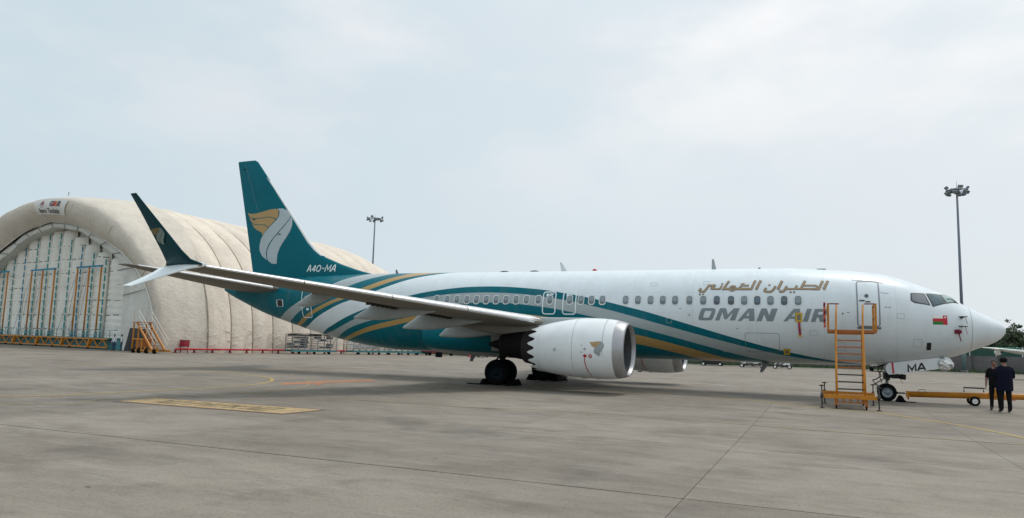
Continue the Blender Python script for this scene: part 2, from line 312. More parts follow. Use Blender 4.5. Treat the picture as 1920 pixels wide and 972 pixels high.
M['skin'] = mat('brown skin', (.25, .125, .085), .55, var=.1, vs=12)
M['hair'] = mat('black hair', (.009, .008, .008), .6, var=.2, vs=20)
M['shoe'] = mat('black leather', (.010, .010, .011), .4, var=.2)
M['shirt_w'] = mat('white work shirt', (.62, .65, .68), .85, var=.06)
M['blue_cloth'] = mat('blue work trousers', (.02, .055, .13), .85, var=.15)
M['silver_n'] = mat('mid silver emblem paint', (.30, .345, .36), .35, var=.05)
# ---------------------------------------------------------------- ground
def concrete(name, slab):
    m = bpy.data.materials.new(name); m.use_nodes = True; t = m.node_tree; b = t.nodes['Principled BSDF']
    g = N(t, 'ShaderNodeNewGeometry'); P = g.outputs['Position']
    def noise(scale, vec=(1, 1, 1), det=6, ro=.6, rot=0):
        mp_ = N(t, 'ShaderNodeMapping'); t.links.new(P, mp_.inputs[0]); mp_.inputs['Scale'].default_value = vec; mp_.inputs['Rotation'].default_value = (0, 0, rot)
        n = N(t, 'ShaderNodeTexNoise'); t.links.new(mp_.outputs[0], n.inputs[0]); n.inputs['Scale'].default_value = scale; n.inputs['Detail'].default_value = det; n.inputs['Roughness'].default_value = ro
        return n.outputs[0]
    c = mix_col(t, map_range(t, noise(.16, (1, 1.6, 1)), .3, .7), (.190, .163, .130), (.268, .236, .193))
    c = mix_col(t, math_node(t, 'MULTIPLY', map_range(t, noise(1.1, (.6, 1.2, 1), 8, .72), .44, .68), .55), c, (.122, .106, .087))
    c = mix_col(t, math_node(t, 'MULTIPLY', map_range(t, noise(2.4, (.30, 1.9, 1), 8, .7, .06), .50, .74), .60), c, (.315, .285, .245))
    c = mix_col(t, math_node(t, 'MULTIPLY', map_range(t, noise(22, (1, 1, 1), 4, .75), .48, .70), .60), c, (.075, .072, .068))
    c = mix_col(t, math_node(t, 'MULTIPLY', map_range(t, noise(17, (1, 1, 1), 3, .7), .56, .76), .45), c, (.29, .28, .265))
    c = mix_col(t, math_node(t, 'MULTIPLY', map_range(t, noise(.35, (1, 1, 1), 6, .62), .54, .70), .55), c, (.095, .086, .074))
    c = mix_col(t, math_node(t, 'MULTIPLY', map_range(t, noise(.55, (.5, 1.2, 1), 8, .7, .3), .52, .66), .45), c, (.30, .27, .23))
    c = mix_col(t, math_node(t, 'MULTIPLY', map_range(t, noise(3.3, (1, 1, 1), 2, .4), .765, .79), .6), c, (.045, .042, .038))
    if slab:
        oi = N(t, 'ShaderNodeObjectInfo'); k = map_range(t, oi.outputs['Random'], 0, 1, .90, 1.09, False)
        sc_ = N(t, 'ShaderNodeVectorMath', operation='SCALE'); t.links.new(c, sc_.inputs[0]); t.links.new(k, sc_.inputs['Scale']); c = sc_.outputs[0]
    t.links.new(c, b.inputs['Base Color'])
    t.links.new(map_range(t, noise(1.1), .3, .7, .62, .88), b.inputs['Roughness']); b.inputs['Specular IOR Level'].default_value = .3
    h = math_node(t, 'ADD', math_node(t, 'MULTIPLY', noise(9, (.25, 4, 1), 4, .6), .7), math_node(t, 'MULTIPLY', noise(45, (1, 1, 1), 3), .5))
    bp = N(t, 'ShaderNodeBump'); bp.inputs['Strength'].default_value = .35; bp.inputs['Distance'].default_value = .012; t.links.new(h, bp.inputs['Height']); t.links.new(bp.outputs[0], b.inputs['Normal'])
    return m
M['apron'] = concrete('apron concrete', False); M['slab'] = concrete('slab concrete', True)
M['joint'] = mat('dark joint sealant', (.035, .034, .033), .8, var=.25, vs=3)
SX = [-55.6+4.75*i for i in range(17)]           # joint lines across
SY = [-42.2, -37.5, -32.8, -28.1, -23.4, -18.2, -13.7, -9.0, -4.4]
gx0, gx1, gy0, gy1 = SX[0], SX[-1], SY[0], SY[-1]
BIG = 2600.0
mb = MB()
xs = [-BIG, -400, -120, gx0, gx1, 120, 400, BIG]; ys = [-BIG, -300, -80, gy0, gy1, 50, 200, BIG]
for i in range(len(xs)-1):
    for j in range(len(ys)-1):
        if xs[i] == gx0 and ys[j] == gy0: continue
        mb.poly([(xs[i], ys[j], 0), (xs[i+1], ys[j], 0), (xs[i+1], ys[j+1], 0), (xs[i], ys[j+1], 0)])
for (a, b_) in (((gx0, gy0), (gx1, gy0)), ((gx1, gy0), (gx1, gy1)), ((gx1, gy1), (gx0, gy1)), ((gx0, gy1), (gx0, gy0))):
    mb.poly([(*a, 0), (*b_, 0), (*b_, -.05), (*a, -.05)], 1)
mb.poly([(gx0, gy0, -.05), (gx1, gy0, -.05), (gx1, gy1, -.05), (gx0, gy1, -.05)], 1)
ground = mb.build('ground', [M['apron'], M['joint']], fix=False); ground['kind'] = 'structure'
def skew(x, y): return x+.075*(y+18.2)*(1 if True else 0)
slab_meshes = {}
random.seed(11)
for j in range(len(SY)-1):
    for i in range(len(SX)-1):
        x0, x1, y0, y1 = SX[i], SX[i+1], SY[j], SY[j+1]; g = .008
        if j == 3 or j == 4: gy = .011
        key = j
        if key not in slab_meshes:
            w_, d_ = 4.75/2-.0035, (y1-y0)/2; e = .004; ga = {4: .022, 3: .007, 5: .014}.get(j, .009); gb = {3: .022, 4: .014}.get(j, .009)
            b_ = MB(); lo = [(-w_, -d_+ga, -.05), (w_, -d_+ga, -.05), (w_, d_-gb, -.05), (-w_, d_-gb, -.05)]; mi = [(x, y, -e) for x, y, _ in lo]; hi_ = [(x*(1-e/w_), y*(1-e/d_), 0.0) for x, y, _ in lo]
            b_.add(lo+mi+hi_, [(8, 9, 10, 11)]+[(k, (k+1) % 4, 4+(k+1) % 4, 4+k) for k in range(4)]+[(4+k, 4+(k+1) % 4, 8+(k+1) % 4, 8+k) for k in range(4)])
            slab_meshes[key] = b_.mesh('concrete_slab', [M['slab']])
        o = bpy.data.objects.new('concrete_slab', slab_meshes[key]); COL.objects.link(o); o.parent = ground
        o.location = ((x0+x1)/2, (y0+y1)/2, random.uniform(-.0025, .0)-.0005)
# ---- painted markings
def worn(name, col, amt=.55, under=(.165, .158, .147), sc=5.):
    m = bpy.data.materials.new(name); m.use_nodes = True; t = m.node_tree; b = t.nodes['Principled BSDF']
    g = N(t, 'ShaderNodeNewGeometry'); mp_ = N(t, 'ShaderNodeMapping'); t.links.new(g.outputs['Position'], mp_.inputs[0]); mp_.inputs['Scale'].default_value = (.6, 1.8, 1)
    n = N(t, 'ShaderNodeTexNoise'); t.links.new(mp_.outputs[0], n.inputs[0]); n.inputs['Scale'].default_value = sc; n.inputs['Detail'].default_value = 8; n.inputs['Roughness'].default_value = .7
    k = math_node(t, 'MULTIPLY', map_range(t, n.outputs[0], .36, .66), 1.0)
    k = math_node(t, 'MULTIPLY_ADD', k, amt, 1-amt-.15)
    t.links.new(mix_col(t, k, under, col), b.inputs['Base Color']); b.inputs['Roughness'].default_value = .8
    return m
M['mk_yellow'] = worn('worn yellow marking', (.58, .40, .055), .55)
M['mk_yellow_f'] = worn('faded yellow marking', (.40, .31, .11), .6)
M['mk_panel'] = worn('faded cream yellow panel', (.58, .38, .13), .60)
M['mk_letter'] = worn('olive stencil paint', (.24, .18, .065), .35)
M['mk_edge'] = worn('maroon panel border', (.13, .055, .04), .3)
M['mk_orange'] = worn('worn orange marking', (.58, .19, .04), .65)
def strip(path, w, z, name, m, label=None):
    p = np.array(path, float); n = len(p)
    # catmull resample
    q = []
    for i in range(n-1):
        p0, p1, p2, p3 = p[max(i-1, 0)], p[i], p[i+1], p[min(i+2, n-1)]
        for t_ in np.linspace(0, 1, 9)[:-1]:
            q.append(.5*((2*p1)+(-p0+p2)*t_+(2*p0-5*p1+4*p2-p3)*t_**2+(-p0+3*p1-3*p2+p3)*t_**3))
    q.append(p[-1]); q = np.array(q); d = np.gradient(q, axis=0); d /= np.linalg.norm(d, axis=1)[:, None]; nn = np.stack([-d[:, 1], d[:, 0]], 1)
    P = np.stack([np.c_[q+nn*w/2, np.full(len(q), z)], np.c_[q-nn*w/2, np.full(len(q), z)]], 1)
    o = MB().grid(P, smooth=False, flip=True).build(name, m); o['kind'] = 'structure'
    return o
strip([(-45, -27.5), (-33, -22.2), (-27.63, -19.54), (-26.74, -16.93), (-26.44, -13.42), (-26.58, -10.93), (-27.5, -8.86), (-28.45, -7.6), (-29.7, -6.5), (-32.9, -4.9), (-36, -4.2), (-39.3, -3.9), (-47, -3.7)], .16, .004, 'yellow_taxi_line', M['mk_yellow'])
strip([(-38, -26.5), (-25.4, -20.93), (-24.84, -18.4), (-23.9, -15.5), (-23.77, -13.2), (-24.5, -10.4), (-26.7, -7.3), (-27.87, -6.2)], .10, .004, 'faded_taxi_line', M['mk_yellow_f'])
strip([(-42, .6), (-30, -.4), (-21, -1.2), (-15.97, -1.98), (-12.4, -2.4), (-9.1, -3.98), (-6.5, -6.23), (-4.94, -6.7), (-3.57, -8.8), (-2.61, -10.7), (-2.0, -12.8), (-1.6, -16), (-1.4, -22)], .13, .004, 'yellow_lead_in_line', M['mk_yellow'])
strip([(-24, -14.2), (-19.1, -13.84), (-15.5, -13.75), (-14.1, -13.2), (-10.47, -13.05), (-7, -13.63), (-3.65, -13.75), (4, -13.9)], .09, .0045, 'faded_yellow_line', M['mk_yellow_f'])
# bordered yellow panel with unreadable stencilled letters
pa = [np.array(q, float) for q in ((-24.12, -18.69), (-24.18, -17.28), (-18.46, -17.05), (-18.57, -18.54))]
def pq(u, v): return (pa[0]*(1-u)*(1-v)+pa[1]*(1-u)*v+pa[2]*u*v+pa[3]*u*(1-v))
mb = MB(); mb.poly([(*pq(u, v), .008) for u, v in ((.006, .03), (.994, .03), (.994, .97), (.006, .97))])
mb.poly([(*pq(u, v), .004) for u, v in ((-.008, -.05), (1.008, -.05), (1.008, 1.05), (-.008, 1.05))], 1)
def stroke2(a, b, w): 
    a = np.array(a); b = np.array(b); d = b-a; L = np.linalg.norm(d*np.array([5.7, 1.45])); n_ = np.array([-d[1]*1.45/5.7*1.0, d[0]*5.7/1.45]); n_ = n_/(np.linalg.norm(n_*np.array([5.7, 1.45]))+1e-9)*w/2
    mb.poly([(*pq(*(a+n_)), .012), (*pq(*(b+n_)), .012), (*pq(*(b-n_)), .012), (*pq(*(a-n_)), .012)], 2)
GL = {0: [((0, 0), (0, 1)), ((0, 1), (1, 0)), ((1, 0), (1, 1))], 1: [((0, 0), (0, 1)), ((0, 1), (1, 1)), ((1, 1), (1, 0)), ((1, 0), (0, 0))], 2: [((0, 0), (0, 1)), ((0, 1), (1, .9)), ((1, .9), (1, .55)), ((1, .55), (0, .5))], 3: [((0, 0), (.5, 1)), ((.5, 1), (1, 0)), ((.2, .4), (.8, .4))],
      4: [((0, 0), (0, 1)), ((0, .5), (1, 1)), ((0, .5), (1, 0))]}
for gi, u0 in zip((0, 1, 2, 3, 2, 4, 0, 1), (.16, .245, .36, .44, .53, .61, .70, .78)):
    for a_, b2 in GL[gi]: stroke2((u0+a_[0]*.052, .22+a_[1]*.55), (u0+b2[0]*.052, .22+b2[1]*.55), .10)
o = mb.build('yellow_ground_panel', [M['mk_panel'], M['mk_edge'], M['mk_letter']]); o['kind'] = 'structure'
mb = MB()
def gq(pts, z, m=0): mb.poly([(x, y, z) for x, y in pts], m)
gq([(-26.75, -9.1), (-25.75, -10.1), (-24.9, -4.7), (-25.8, -4.0)], .005)
gq([(-26.5, -6.4), (-26.2, -6.7), (-24.75, -9.1), (-25.0, -9.2)], .009)
gq([(-20.9, -3.0), (-20.6, -3.2), (-20.0, 2.6), (-20.4, 2.7)], .005)
o = mb.build('orange_ground_cross', M['mk_orange']); o['kind'] = 'structure'
# ================================================================ AIRLINER
def pchip(x, y):
    x = np.array(x, float); y = np.array(y, float); h = np.diff(x); d = np.diff(y)/h; n = len(x); m = np.zeros(n)
    for i in range(1, n-1):
        if d[i-1]*d[i] > 0:
            w1 = 2*h[i]+h[i-1]; w2 = h[i]+2*h[i-1]; m[i] = (w1+w2)/(w1/d[i-1]+w2/d[i])
    m[0] = d[0]; m[-1] = d[-1]
    def f(q):
        q = np.asarray(q, float); i = np.clip(np.searchsorted(x, q)-1, 0, n-2); t = (q-x[i])/h[i]
        return (1+2*t)*(1-t)**2*y[i]+t*(1-t)**2*h[i]*m[i]+t*t*(3-2*t)*y[i+1]+t*t*(t-1)*h[i]*m[i+1]
    return f
KN = [0, .25, .6, 1.0, 1.4, 1.8, 2.2, 2.6, 3.0, 3.5, 4.1, 4.8, 5.6, 6.6, 8.0, 26, 28, 30, 32, 34, 36, 37.5, 38.3, 38.88]
sq = lambda a: np.sqrt(np.array(a, float))
F_T = pchip(sq(KN), [2.905, 3.21, 3.404, 3.618, 3.846, 4.160, 4.315, 4.496, 4.660, 4.856, 5.029, 5.144, 5.226, 5.290, 5.355, 5.355, 5.345, 5.32, 5.27, 5.18, 5.03, 4.88, 4.79, 4.70])
F_B = pchip(sq(KN), [2.905, 2.49, 2.291, 2.13, 1.95, 1.81, 1.73, 1.66, 1.59, 1.517, 1.44, 1.39, 1.365, 1.35, 1.345, 1.335, 1.453, 1.731, 2.142, 2.652, 3.229, 3.803, 4.13, 4.42])
F_W = pchip(sq(KN), [0, .44, .715, .93, 1.10, 1.24, 1.36, 1.46, 1.545, 1.635, 1.72, 1.79, 1.845, 1.875, 1.88, 1.86, 1.79, 1.62, 1.36, 1.05, .72, .46, .31, .17])
F_M = pchip(sq([0, 1, 2, 3, 4.8, 8, 26, 30, 34, 38.88]), [2.905, 2.93, 3.05, 3.2, 3.33, 3.40, 3.42, 3.75, 4.2, 4.53])
def sec(s):
    q = np.sqrt(s); t = F_T(q); b = F_B(q); w = F_W(q); m = np.clip(F_M(q), b+.3*(t-b), t-.3*(t-b)); return t, b, w, m
def fpt(s, v, side=-1, off=0.):
    s = np.asarray(s, float); v = np.asarray(v, float); t, b, w, m = sec(s); a = np.pi*(v-.5)
    z = np.where(a > 0, m+(t-m)*np.sin(a), m+(m-b)*np.sin(a))
    p = np.stack(np.broadcast_arrays(-s, side*w*np.cos(a), z), -1)
    if off:
        e = 1e-3; ds = fpt(s+e, v, side)-fpt(np.maximum(s-e, 1e-5), v, side); dv = fpt(s, v+e, side)-fpt(s, v-e, side)
        n = np.cross(ds, dv); n /= np.linalg.norm(n, axis=-1, keepdims=True)+1e-12
        sg = np.sign(n[..., 1:2]*side); sg[sg == 0] = 1; p = p+n*sg*off
    return p
def v_of(s, z):
    t, b, w, m = sec(np.asarray(s, float)); z = np.asarray(z, float)
    r = np.where(z > m, (z-m)/(t-m), (z-m)/(m-b)); return .5+np.arcsin(np.clip(r, -1, 1))/np.pi
plane = thing('airliner', (-19.7, 0, 0), 'large white and teal twin engine passenger jet with curved stripes parked on the apron', 'airliner')
# ---- livery material: stripe curves over (station, girth fraction)
def livery():
    m = bpy.data.materials.new('airliner livery paint'); m.use_nodes = True; t = m.node_tree; b = t.nodes['Principled BSDF']
    uv = N(t, 'ShaderNodeUVMap', uv_map='paint'); sx = N(t, 'ShaderNodeSeparateXYZ'); t.links.new(uv.outputs[0], sx.inputs[0])
    u, v = sx.outputs[0], sx.outputs[1]
    def curve(k):
        n = N(t, 'ShaderNodeFloatCurve'); cm = n.mapping; c = cm.curves[0]; pts = STRIPES[k]
        P = [(s/40, (y+.2)/1.4) for s, y in pts]
        P = [(0, P[0][1] if k[0] == 'B' else 1.0)]+P+[(1.0, P[-1][1])]
        while len(c.points) < len(P): c.points.new(.5, .5)
        for q, p in zip(c.points, P): q.location = p
        cm.update(); t.links.new(u, n.inputs['Value']); return math_node(t, 'MULTIPLY_ADD', n.outputs[0], 1.4, -.2)
    col = TEAL
    g = N(t, 'ShaderNodeNewGeometry'); nz = N(t, 'ShaderNodeTexNoise'); t.links.new(g.outputs['Position'], nz.inputs[0]); nz.inputs['Scale'].default_value = .7; nz.inputs['Detail'].default_value = 6
    for k, c in (('R1', GREY_STRIPE), ('R2', TEAL), ('R3', GOLD), ('R4', TEAL), ('R5', WHITE), ('B1', TEAL), ('B2', GREY_STRIPE), ('B3', TEAL), ('B4', GOLD), ('B5', TEAL)):
        cond = math_node(t, 'LESS_THAN', v, curve(k))
        if k == 'B1': cond = math_node(t, 'MULTIPLY', cond, math_node(t, 'GREATER_THAN', u, 3.3/40))
        col = mix_col(t, cond, col, c)
    # faint rivet-line panel joints and streaky dirt
    def joints(x, scale, wd):
        fr_ = math_node(t, 'FRACT', math_node(t, 'MULTIPLY', x, scale)); d = math_node(t, 'ABSOLUTE', math_node(t, 'SUBTRACT', fr_, .5)); return math_node(t, 'LESS_THAN', d, wd)
    jn = math_node(t, 'MAXIMUM', joints(u, 40/2.54, .0026), joints(math_node(t, 'ADD', v, .01), 7.0, .004))
    col = mix_col(t, math_node(t, 'MULTIPLY', jn, .24), col, (.10, .11, .115))
    mp_ = N(t, 'ShaderNodeMapping'); t.links.new(g.outputs['Position'], mp_.inputs[0]); mp_.inputs['Scale'].default_value = (1.4, 1, .25)
    n2 = N(t, 'ShaderNodeTexNoise'); t.links.new(mp_.outputs[0], n2.inputs[0]); n2.inputs['Scale'].default_value = 1.6; n2.inputs['Detail'].default_value = 8; n2.inputs['Roughness'].default_value = .65
    col = mix_col(t, math_node(t, 'MULTIPLY', map_range(t, n2.outputs[0], .42, .72), .11), col, (.26, .245, .215))
    sr = N(t, 'ShaderNodeSeparateColor'); t.links.new(col, sr.inputs[0]); t.links.new(map_range(t, sr.outputs[0], .02, .30, .12, .40, False), b.inputs['Specular IOR Level']); t.links.new(map_range(t, sr.outputs[0], .02, .30, .02, .16, False), b.inputs['Coat Weight'])
    t.links.new(col, b.inputs['Base Color']); t.links.new(map_range(t, nz.outputs[0], .3, .7, .24, .36), b.inputs['Roughness'])
    b.inputs['Coat Roughness'].default_value = .10
    # gentle skin waviness so reflections are not perfect
    n3 = N(t, 'ShaderNodeTexNoise'); t.links.new(g.outputs['Position'], n3.inputs[0]); n3.inputs['Scale'].default_value = 2.2; n3.inputs['Detail'].default_value = 2
    bp = N(t, 'ShaderNodeBump'); bp.inputs['Strength'].default_value = .12; bp.inputs['Distance'].default_value = .02; t.links.new(n3.outputs[0], bp.inputs['Height']); t.links.new(bp.outputs[0], b.inputs['Normal'])
    return m
M['livery'] = livery()
def fus_skin(ss, name):
    vv = np.linspace(0, 1, 49); mbx = MB(); uv = []
    for side in (-1, 1):
        P = fpt(np.array(ss)[:, None], vv[None, :], side); mbx.grid(P); uv += [(s/40, v) for s in ss for v in vv]
    mbx.uv = uv
    o = mbx.build(name, M['livery'], plane, fix=False)
    b = bmesh.new(); b.from_mesh(o.data); bmesh.ops.remove_doubles(b, verts=b.verts, dist=1e-5); bmesh.ops.recalc_face_normals(b, faces=b.faces); b.to_mesh(o.data); b.free()
    return o
fus = fus_skin(np.concatenate([np.linspace(1.256, 8, 60), np.linspace(8.3, 26, 60), np.linspace(26.3, 38.88, 60)]), 'fuselage')
rad = fus_skin(np.concatenate([np.linspace(.0005, 1.1, 34)**2/1.1*1.0, [1.17, 1.236]]), 'radome')
mb = MB(); P = fpt(np.array([1.22, 1.27])[:, None], np.linspace(0, 1, 49)[None, :]); c_ = P.mean(axis=(0, 1)); 
for side in (-1, 1): mb.grid(fpt(np.array([1.225, 1.267])[:, None], np.linspace(0, 1, 49)[None, :], side)*np.array([1, .996, 1])+np.array([0, 0, 0]))
mb.build('radome_seal', M['seam'], plane)
MB().lathe([(0, .0), (.0, .12), (-.12, .15), (-.12, .0)], (-38.9, 0, 4.56), (-1, 0, 0), 16).build('apu_exhaust', M['dark_metal'], plane)
# ---- conformal decals
def decal_mesh(mbx, polys, off, side=-1, mati=0, step=.09, gridstep=.16, surf=None):
    """polys: loops of (s, girth distance g) in metres-ish; surf maps arrays -> points"""
    V = []; E = []
    for lp in polys:
        pts = []
        for i in range(len(lp)):
            a = np.array(lp[i], float); b = np.array(lp[(i+1) % len(lp)], float); n = max(1, int(np.linalg.norm(b-a)/step))
            pts += [a+(b-a)*k/n for k in range(n)]
        n0 = len(V); V += [Vector(p) for p in pts]; E += [(n0+i, n0+(i+1) % len(pts)) for i in range(len(pts))]
    A = np.array([tuple(v) for v in V]); lo = A.min(0); hi_ = A.max(0)
    for x in np.arange(lo[0]+gridstep/2, hi_[0], gridstep):
        for y in np.arange(lo[1]+gridstep/2, hi_[1], gridstep): V.append(Vector((x, y)))
    r = mgeo.delaunay_2d_cdt(V, E, [], 1, 1e-5)
    vs = np.array([tuple(p) for p in r[0]]); fs = [tuple(f) for f in r[2]]
    if not len(fs): return
    ce = vs[np.array(fs)].mean(1); ins = np.zeros(len(ce), int)
    for lp in polys:                                  # even-odd test keeps holes open
        L = np.array(lp, float); K = np.roll(L, -1, 0); c_in = np.zeros(len(ce), bool)
        for (ax, ay), (bx, by) in zip(L, K):
            if ay == by: continue
            hit = ((ay > ce[:, 1]) != (by > ce[:, 1])) & (ce[:, 0] < (bx-ax)*(ce[:, 1]-ay)/(by-ay)+ax); c_in ^= hit
        ins += c_in
    keep = ins == 1 if len(polys) > 1 else ins >= 0
    fs = [f for f, k in zip(fs, keep) if k]
    mbx.add(surf(vs, off, side), fs, mati, True)
GK = 6.2
def surf_f(vs, off, side): return fpt(vs[:, 0], vs[:, 1]/GK, side, off)
def fdecal(mbx, loops_sv, off=.005, mati=0, side=-1): decal_mesh(mbx, [[(s, v*GK) for s, v in l] for l in loops_sv], off, side, mati, surf=surf_f)
def sz(l): return [(s, float(v_of(s, z))) for s, z in l]
def rrect(s0, s1, z0, z1, r, n=4):
    out = []
    for cx, cz, a0 in ((s1-r, z1-r, 0), (s0+r, z1-r, 90), (s0+r, z0+r, 180), (s1-r, z0+r, 270)):
        out += [(cx+r*math.cos(R(a0+90*k/n)), cz+r*math.sin(R(a0+90*k/n))) for k in range(n+1)]
    return out
def ring_decal(name, m, s0, s1, z0, z1, r, w, off=.006, parent=None):
    b_ = MB(); fdecal(b_, [sz(rrect(s0, s1, z0, z1, r)), sz(rrect(s0+w, s1-w, z0+w, z1-w, max(r-w, .01)))], off); return b_.build(name, m, parent or plane)
# lettering
mb = MB()
for loops in TITLE: fdecal(mb, loops, .006)
mb.build('airline_title', M['title'], plane)
def ribbon(path, w):
    p = np.array(path, float); n = len(p); L = []; Rr = []
    for i in range(n):
        d0 = p[i]-p[i-1] if i else p[1]-p[0]; d1 = p[i+1]-p[i] if i < n-1 else p[-1]-p[-2]
        d0 /= np.linalg.norm(d0); d1 /= np.linalg.norm(d1); t_ = d0+d1; t_ /= np.linalg.norm(t_); nn = np.array([-t_[1], t_[0]]); k = 1/max(.5, float(t_@d0)); L.append(p[i]+nn*w/2*k); Rr.append(p[i]-nn*w/2*k)
    return [tuple(q) for q in L]+[tuple(q) for q in Rr[::-1]]
mb = MB()
for k, (w_, path) in enumerate(ARABIC):
    e = .0004*k
    p = np.array(path); 
    fdecal(mb, [sz(ribbon(path, w_))], .005+e, 1)
    d0 = p[1]-p[0]; d1 = p[-1]-p[-2]; q = p.copy(); q[0] += d0/np.linalg.norm(d0)*.016; q[-1] -= d1/np.linalg.norm(d1)*.016
    fdecal(mb, [sz(ribbon(q, w_*.60))], .0125+e, 0)
for s, z in ARDOTS:
    ci = lambda r: [(s+r*math.cos(a), z+r*math.sin(a)) for a in np.linspace(0, 2*math.pi, 10)[:-1]]
    fdecal(mb, [sz(ci(.047))], .005, 1); fdecal(mb, [sz(ci(.024))], .0125, 0)
mb.build('arabic_title', [M['title_gold'], M['title_edge']], plane)
# cabin windows (constant section, so one mesh moved along the cabin)
WZ = 3.868
def win_piece(s0, s1, z0, z1, r, off, hole=None, thick=0):
    b_ = MB(); lo = [sz([(12+a, b) for a, b in rrect(s0, s1, z0, z1, r)])]
    if hole: lo.append(sz([(12+a, b) for a, b in rrect(*hole)]))
    fdecal(b_, lo, off); b_.v = [(x+12, y, z) for x, y, z in b_.v]; return b_
def wm(b_, name, m): return b_.mesh(name, m, rootloc(plane)*0)
me_frame = wm(win_piece(-.155, .155, WZ-.225, WZ+.225, .11, .007, (-.122, .122, WZ-.185, WZ+.185, .095)), 'window_frame', M['frame_lt'])
me_pane = {k: wm(win_piece(-.126, .126, WZ-.19, WZ+.19, .095, .004), 'pane', M[k]) for k in ('glass_dark', 'glass_mid')}
me_shade = {(k, h): wm(win_piece(-.098, .098, WZ+h, WZ+.160, .06, .0055), 'shade', M[k]) for k in ('shade', 'shade_dark') for h in (-.05, -.075, -.03)}
WS = [23.70, 23.13, 22.58, 22.05, 21.54, 21.03, 20.52, 20.01, 19.50, 18.98, 18.39, 17.83, 16.88, 16.35, 15.86, 15.36, 14.31, 13.77, 13.22, 12.69, 12.17, 11.57, 11.00, 10.45, 9.88, 9.36, 8.85, 8.34, 7.82, 7.30]
DARKW = {11.00: 0, 10.45: 1, 9.88: 1, 8.85: 1, 7.82: 1}
random.seed(5)
for s in WS:
    dk = DARKW.get(s, 0)
    o = bpy.data.objects.new('cabin_window', me_frame); COL.objects.link(o); o.parent = plane; o.location = np.array([-s, 0, 0])-rootloc(plane)
    p = bpy.data.objects.new('pane', me_pane['glass_dark' if dk else 'glass_mid']); COL.objects.link(p); p.parent = o
    p = bpy.data.objects.new('shade', me_shade[('shade_dark' if dk else 'shade', random.choice((-.05, -.075, -.03)))]); COL.objects.link(p); p.parent = o  # on dark windows this panel is the painted reflection, not a blind
# doors
fd = ring_decal('forward_service_door', M['frame_dk'], 4.37, 5.19, 2.87, 4.70, .13, .048)
b_ = MB(); fdecal(b_, [sz([(4.83+.075*math.cos(a), 4.075+.075*math.sin(a)) for a in np.linspace(0, 6.283, 13)[:-1]])], .007); b_.build('door_window', M['glass_dark'], fd)
b_ = MB(); fdecal(b_, [sz(rrect(4.90, 5.10, 3.86, 3.905, .015))], .02); fdecal(b_, [sz(rrect(4.70, 4.88, 3.815, 3.86, .015))], .02); b_.build('door_handle', M['black'], fd)
b_ = MB(); fdecal(b_, [sz(rrect(4.36, 5.19, 2.80, 2.875, .02))], .03); b_.build('door_sill', M['gear'], fd)
b_ = MB(); fdecal(b_, [sz([(4.22, 4.60), (5.32, 4.735), (5.32, 4.755), (4.22, 4.62)])], .012); b_.build('rain_gutter', M['frame_dk'], plane)
b_ = MB(); fdecal(b_, [sz([(4.05, 4.165), (4.34, 4.20), (4.34, 4.215), (4.05, 4.18)])], .012); b_.build('rain_gutter', M['frame_dk'], plane)
for k, s in enumerate((17.86, 16.89)):
    e = ring_decal('overwing_exit_outline', M['line_white'], s-.325, s+.325, 3.20, 4.26, .14, .05)
    b_ = MB(); fdecal(b_, [sz(rrect(s-.2, s+.02, 4.11, 4.16, .01))], .007); fdecal(b_, [sz(rrect(s+.05, s+.16, 4.03, 4.16, .02))], .007); b_.build('exit_placard', M['line_white'], e)
ad = ring_decal('aft_service_door_outline', M['line_white'], 31.52, 32.27, 2.90, 4.62, .13, .045)
b_ = MB(); fdecal(b_, [sz(rrect(31.72, 31.92, 3.30, 3.42, .02))], .007); b_.build('door_placard', M['line_white'], ad); b_ = MB(); fdecal(b_, [sz(rrect(31.75, 32.05, 3.80, 3.84, .01))], .007); b_.build('door_placard', M['line_white'], ad)
b_ = MB(); fdecal(b_, [sz(rrect(31.80, 32.0, 3.58, 3.66, .02))], .008); b_.build('door_handle', M['black'], ad)
# cargo door seams
b_ = MB()
fdecal(b_, [sz(rrect(8.03, 9.36, 1.80, 2.56, .08)), sz(rrect(8.047, 9.343, 1.817, 2.543, .07))], .004); b_.build('cargo_door_outline', M['frame_dk'], plane)
# small hatches and vents on the skin
for s0, s1, z0, z1 in ((2.95, 3.25, 2.15, 2.45), (5.6, 6.0, 1.95, 2.25), (6.6, 6.9, 2.5, 2.7), (9.9, 10.3, 1.75, 2.0), (10.8, 11.05, 4.55, 4.7), (12.3, 12.55, 2.9, 3.1), (13.0, 13.3, 4.5, 4.65), (6.3, 6.45, 4.4, 4.55), (3.55, 3.8, 3.2, 3.4), (25.6, 26.0, 2.9, 3.2), (33.0, 33.3, 3.6, 3.85)):
    ring_decal('access_hatch', M['seam'] if s0 < 20 else M['teal_dark'], s0, s1, z0, z1, .04, .014, .004)
for s, z in ((4.0, 3.62), (4.12, 3.62), (5.45, 3.4), (7.0, 3.1), (9.6, 2.7), (11.9, 3.5)):
    b_ = MB(); fdecal(b_, [sz(rrect(s, s+.09, z, z+.03, .006))], .005); b_.build('stencil', M['title'], plane)
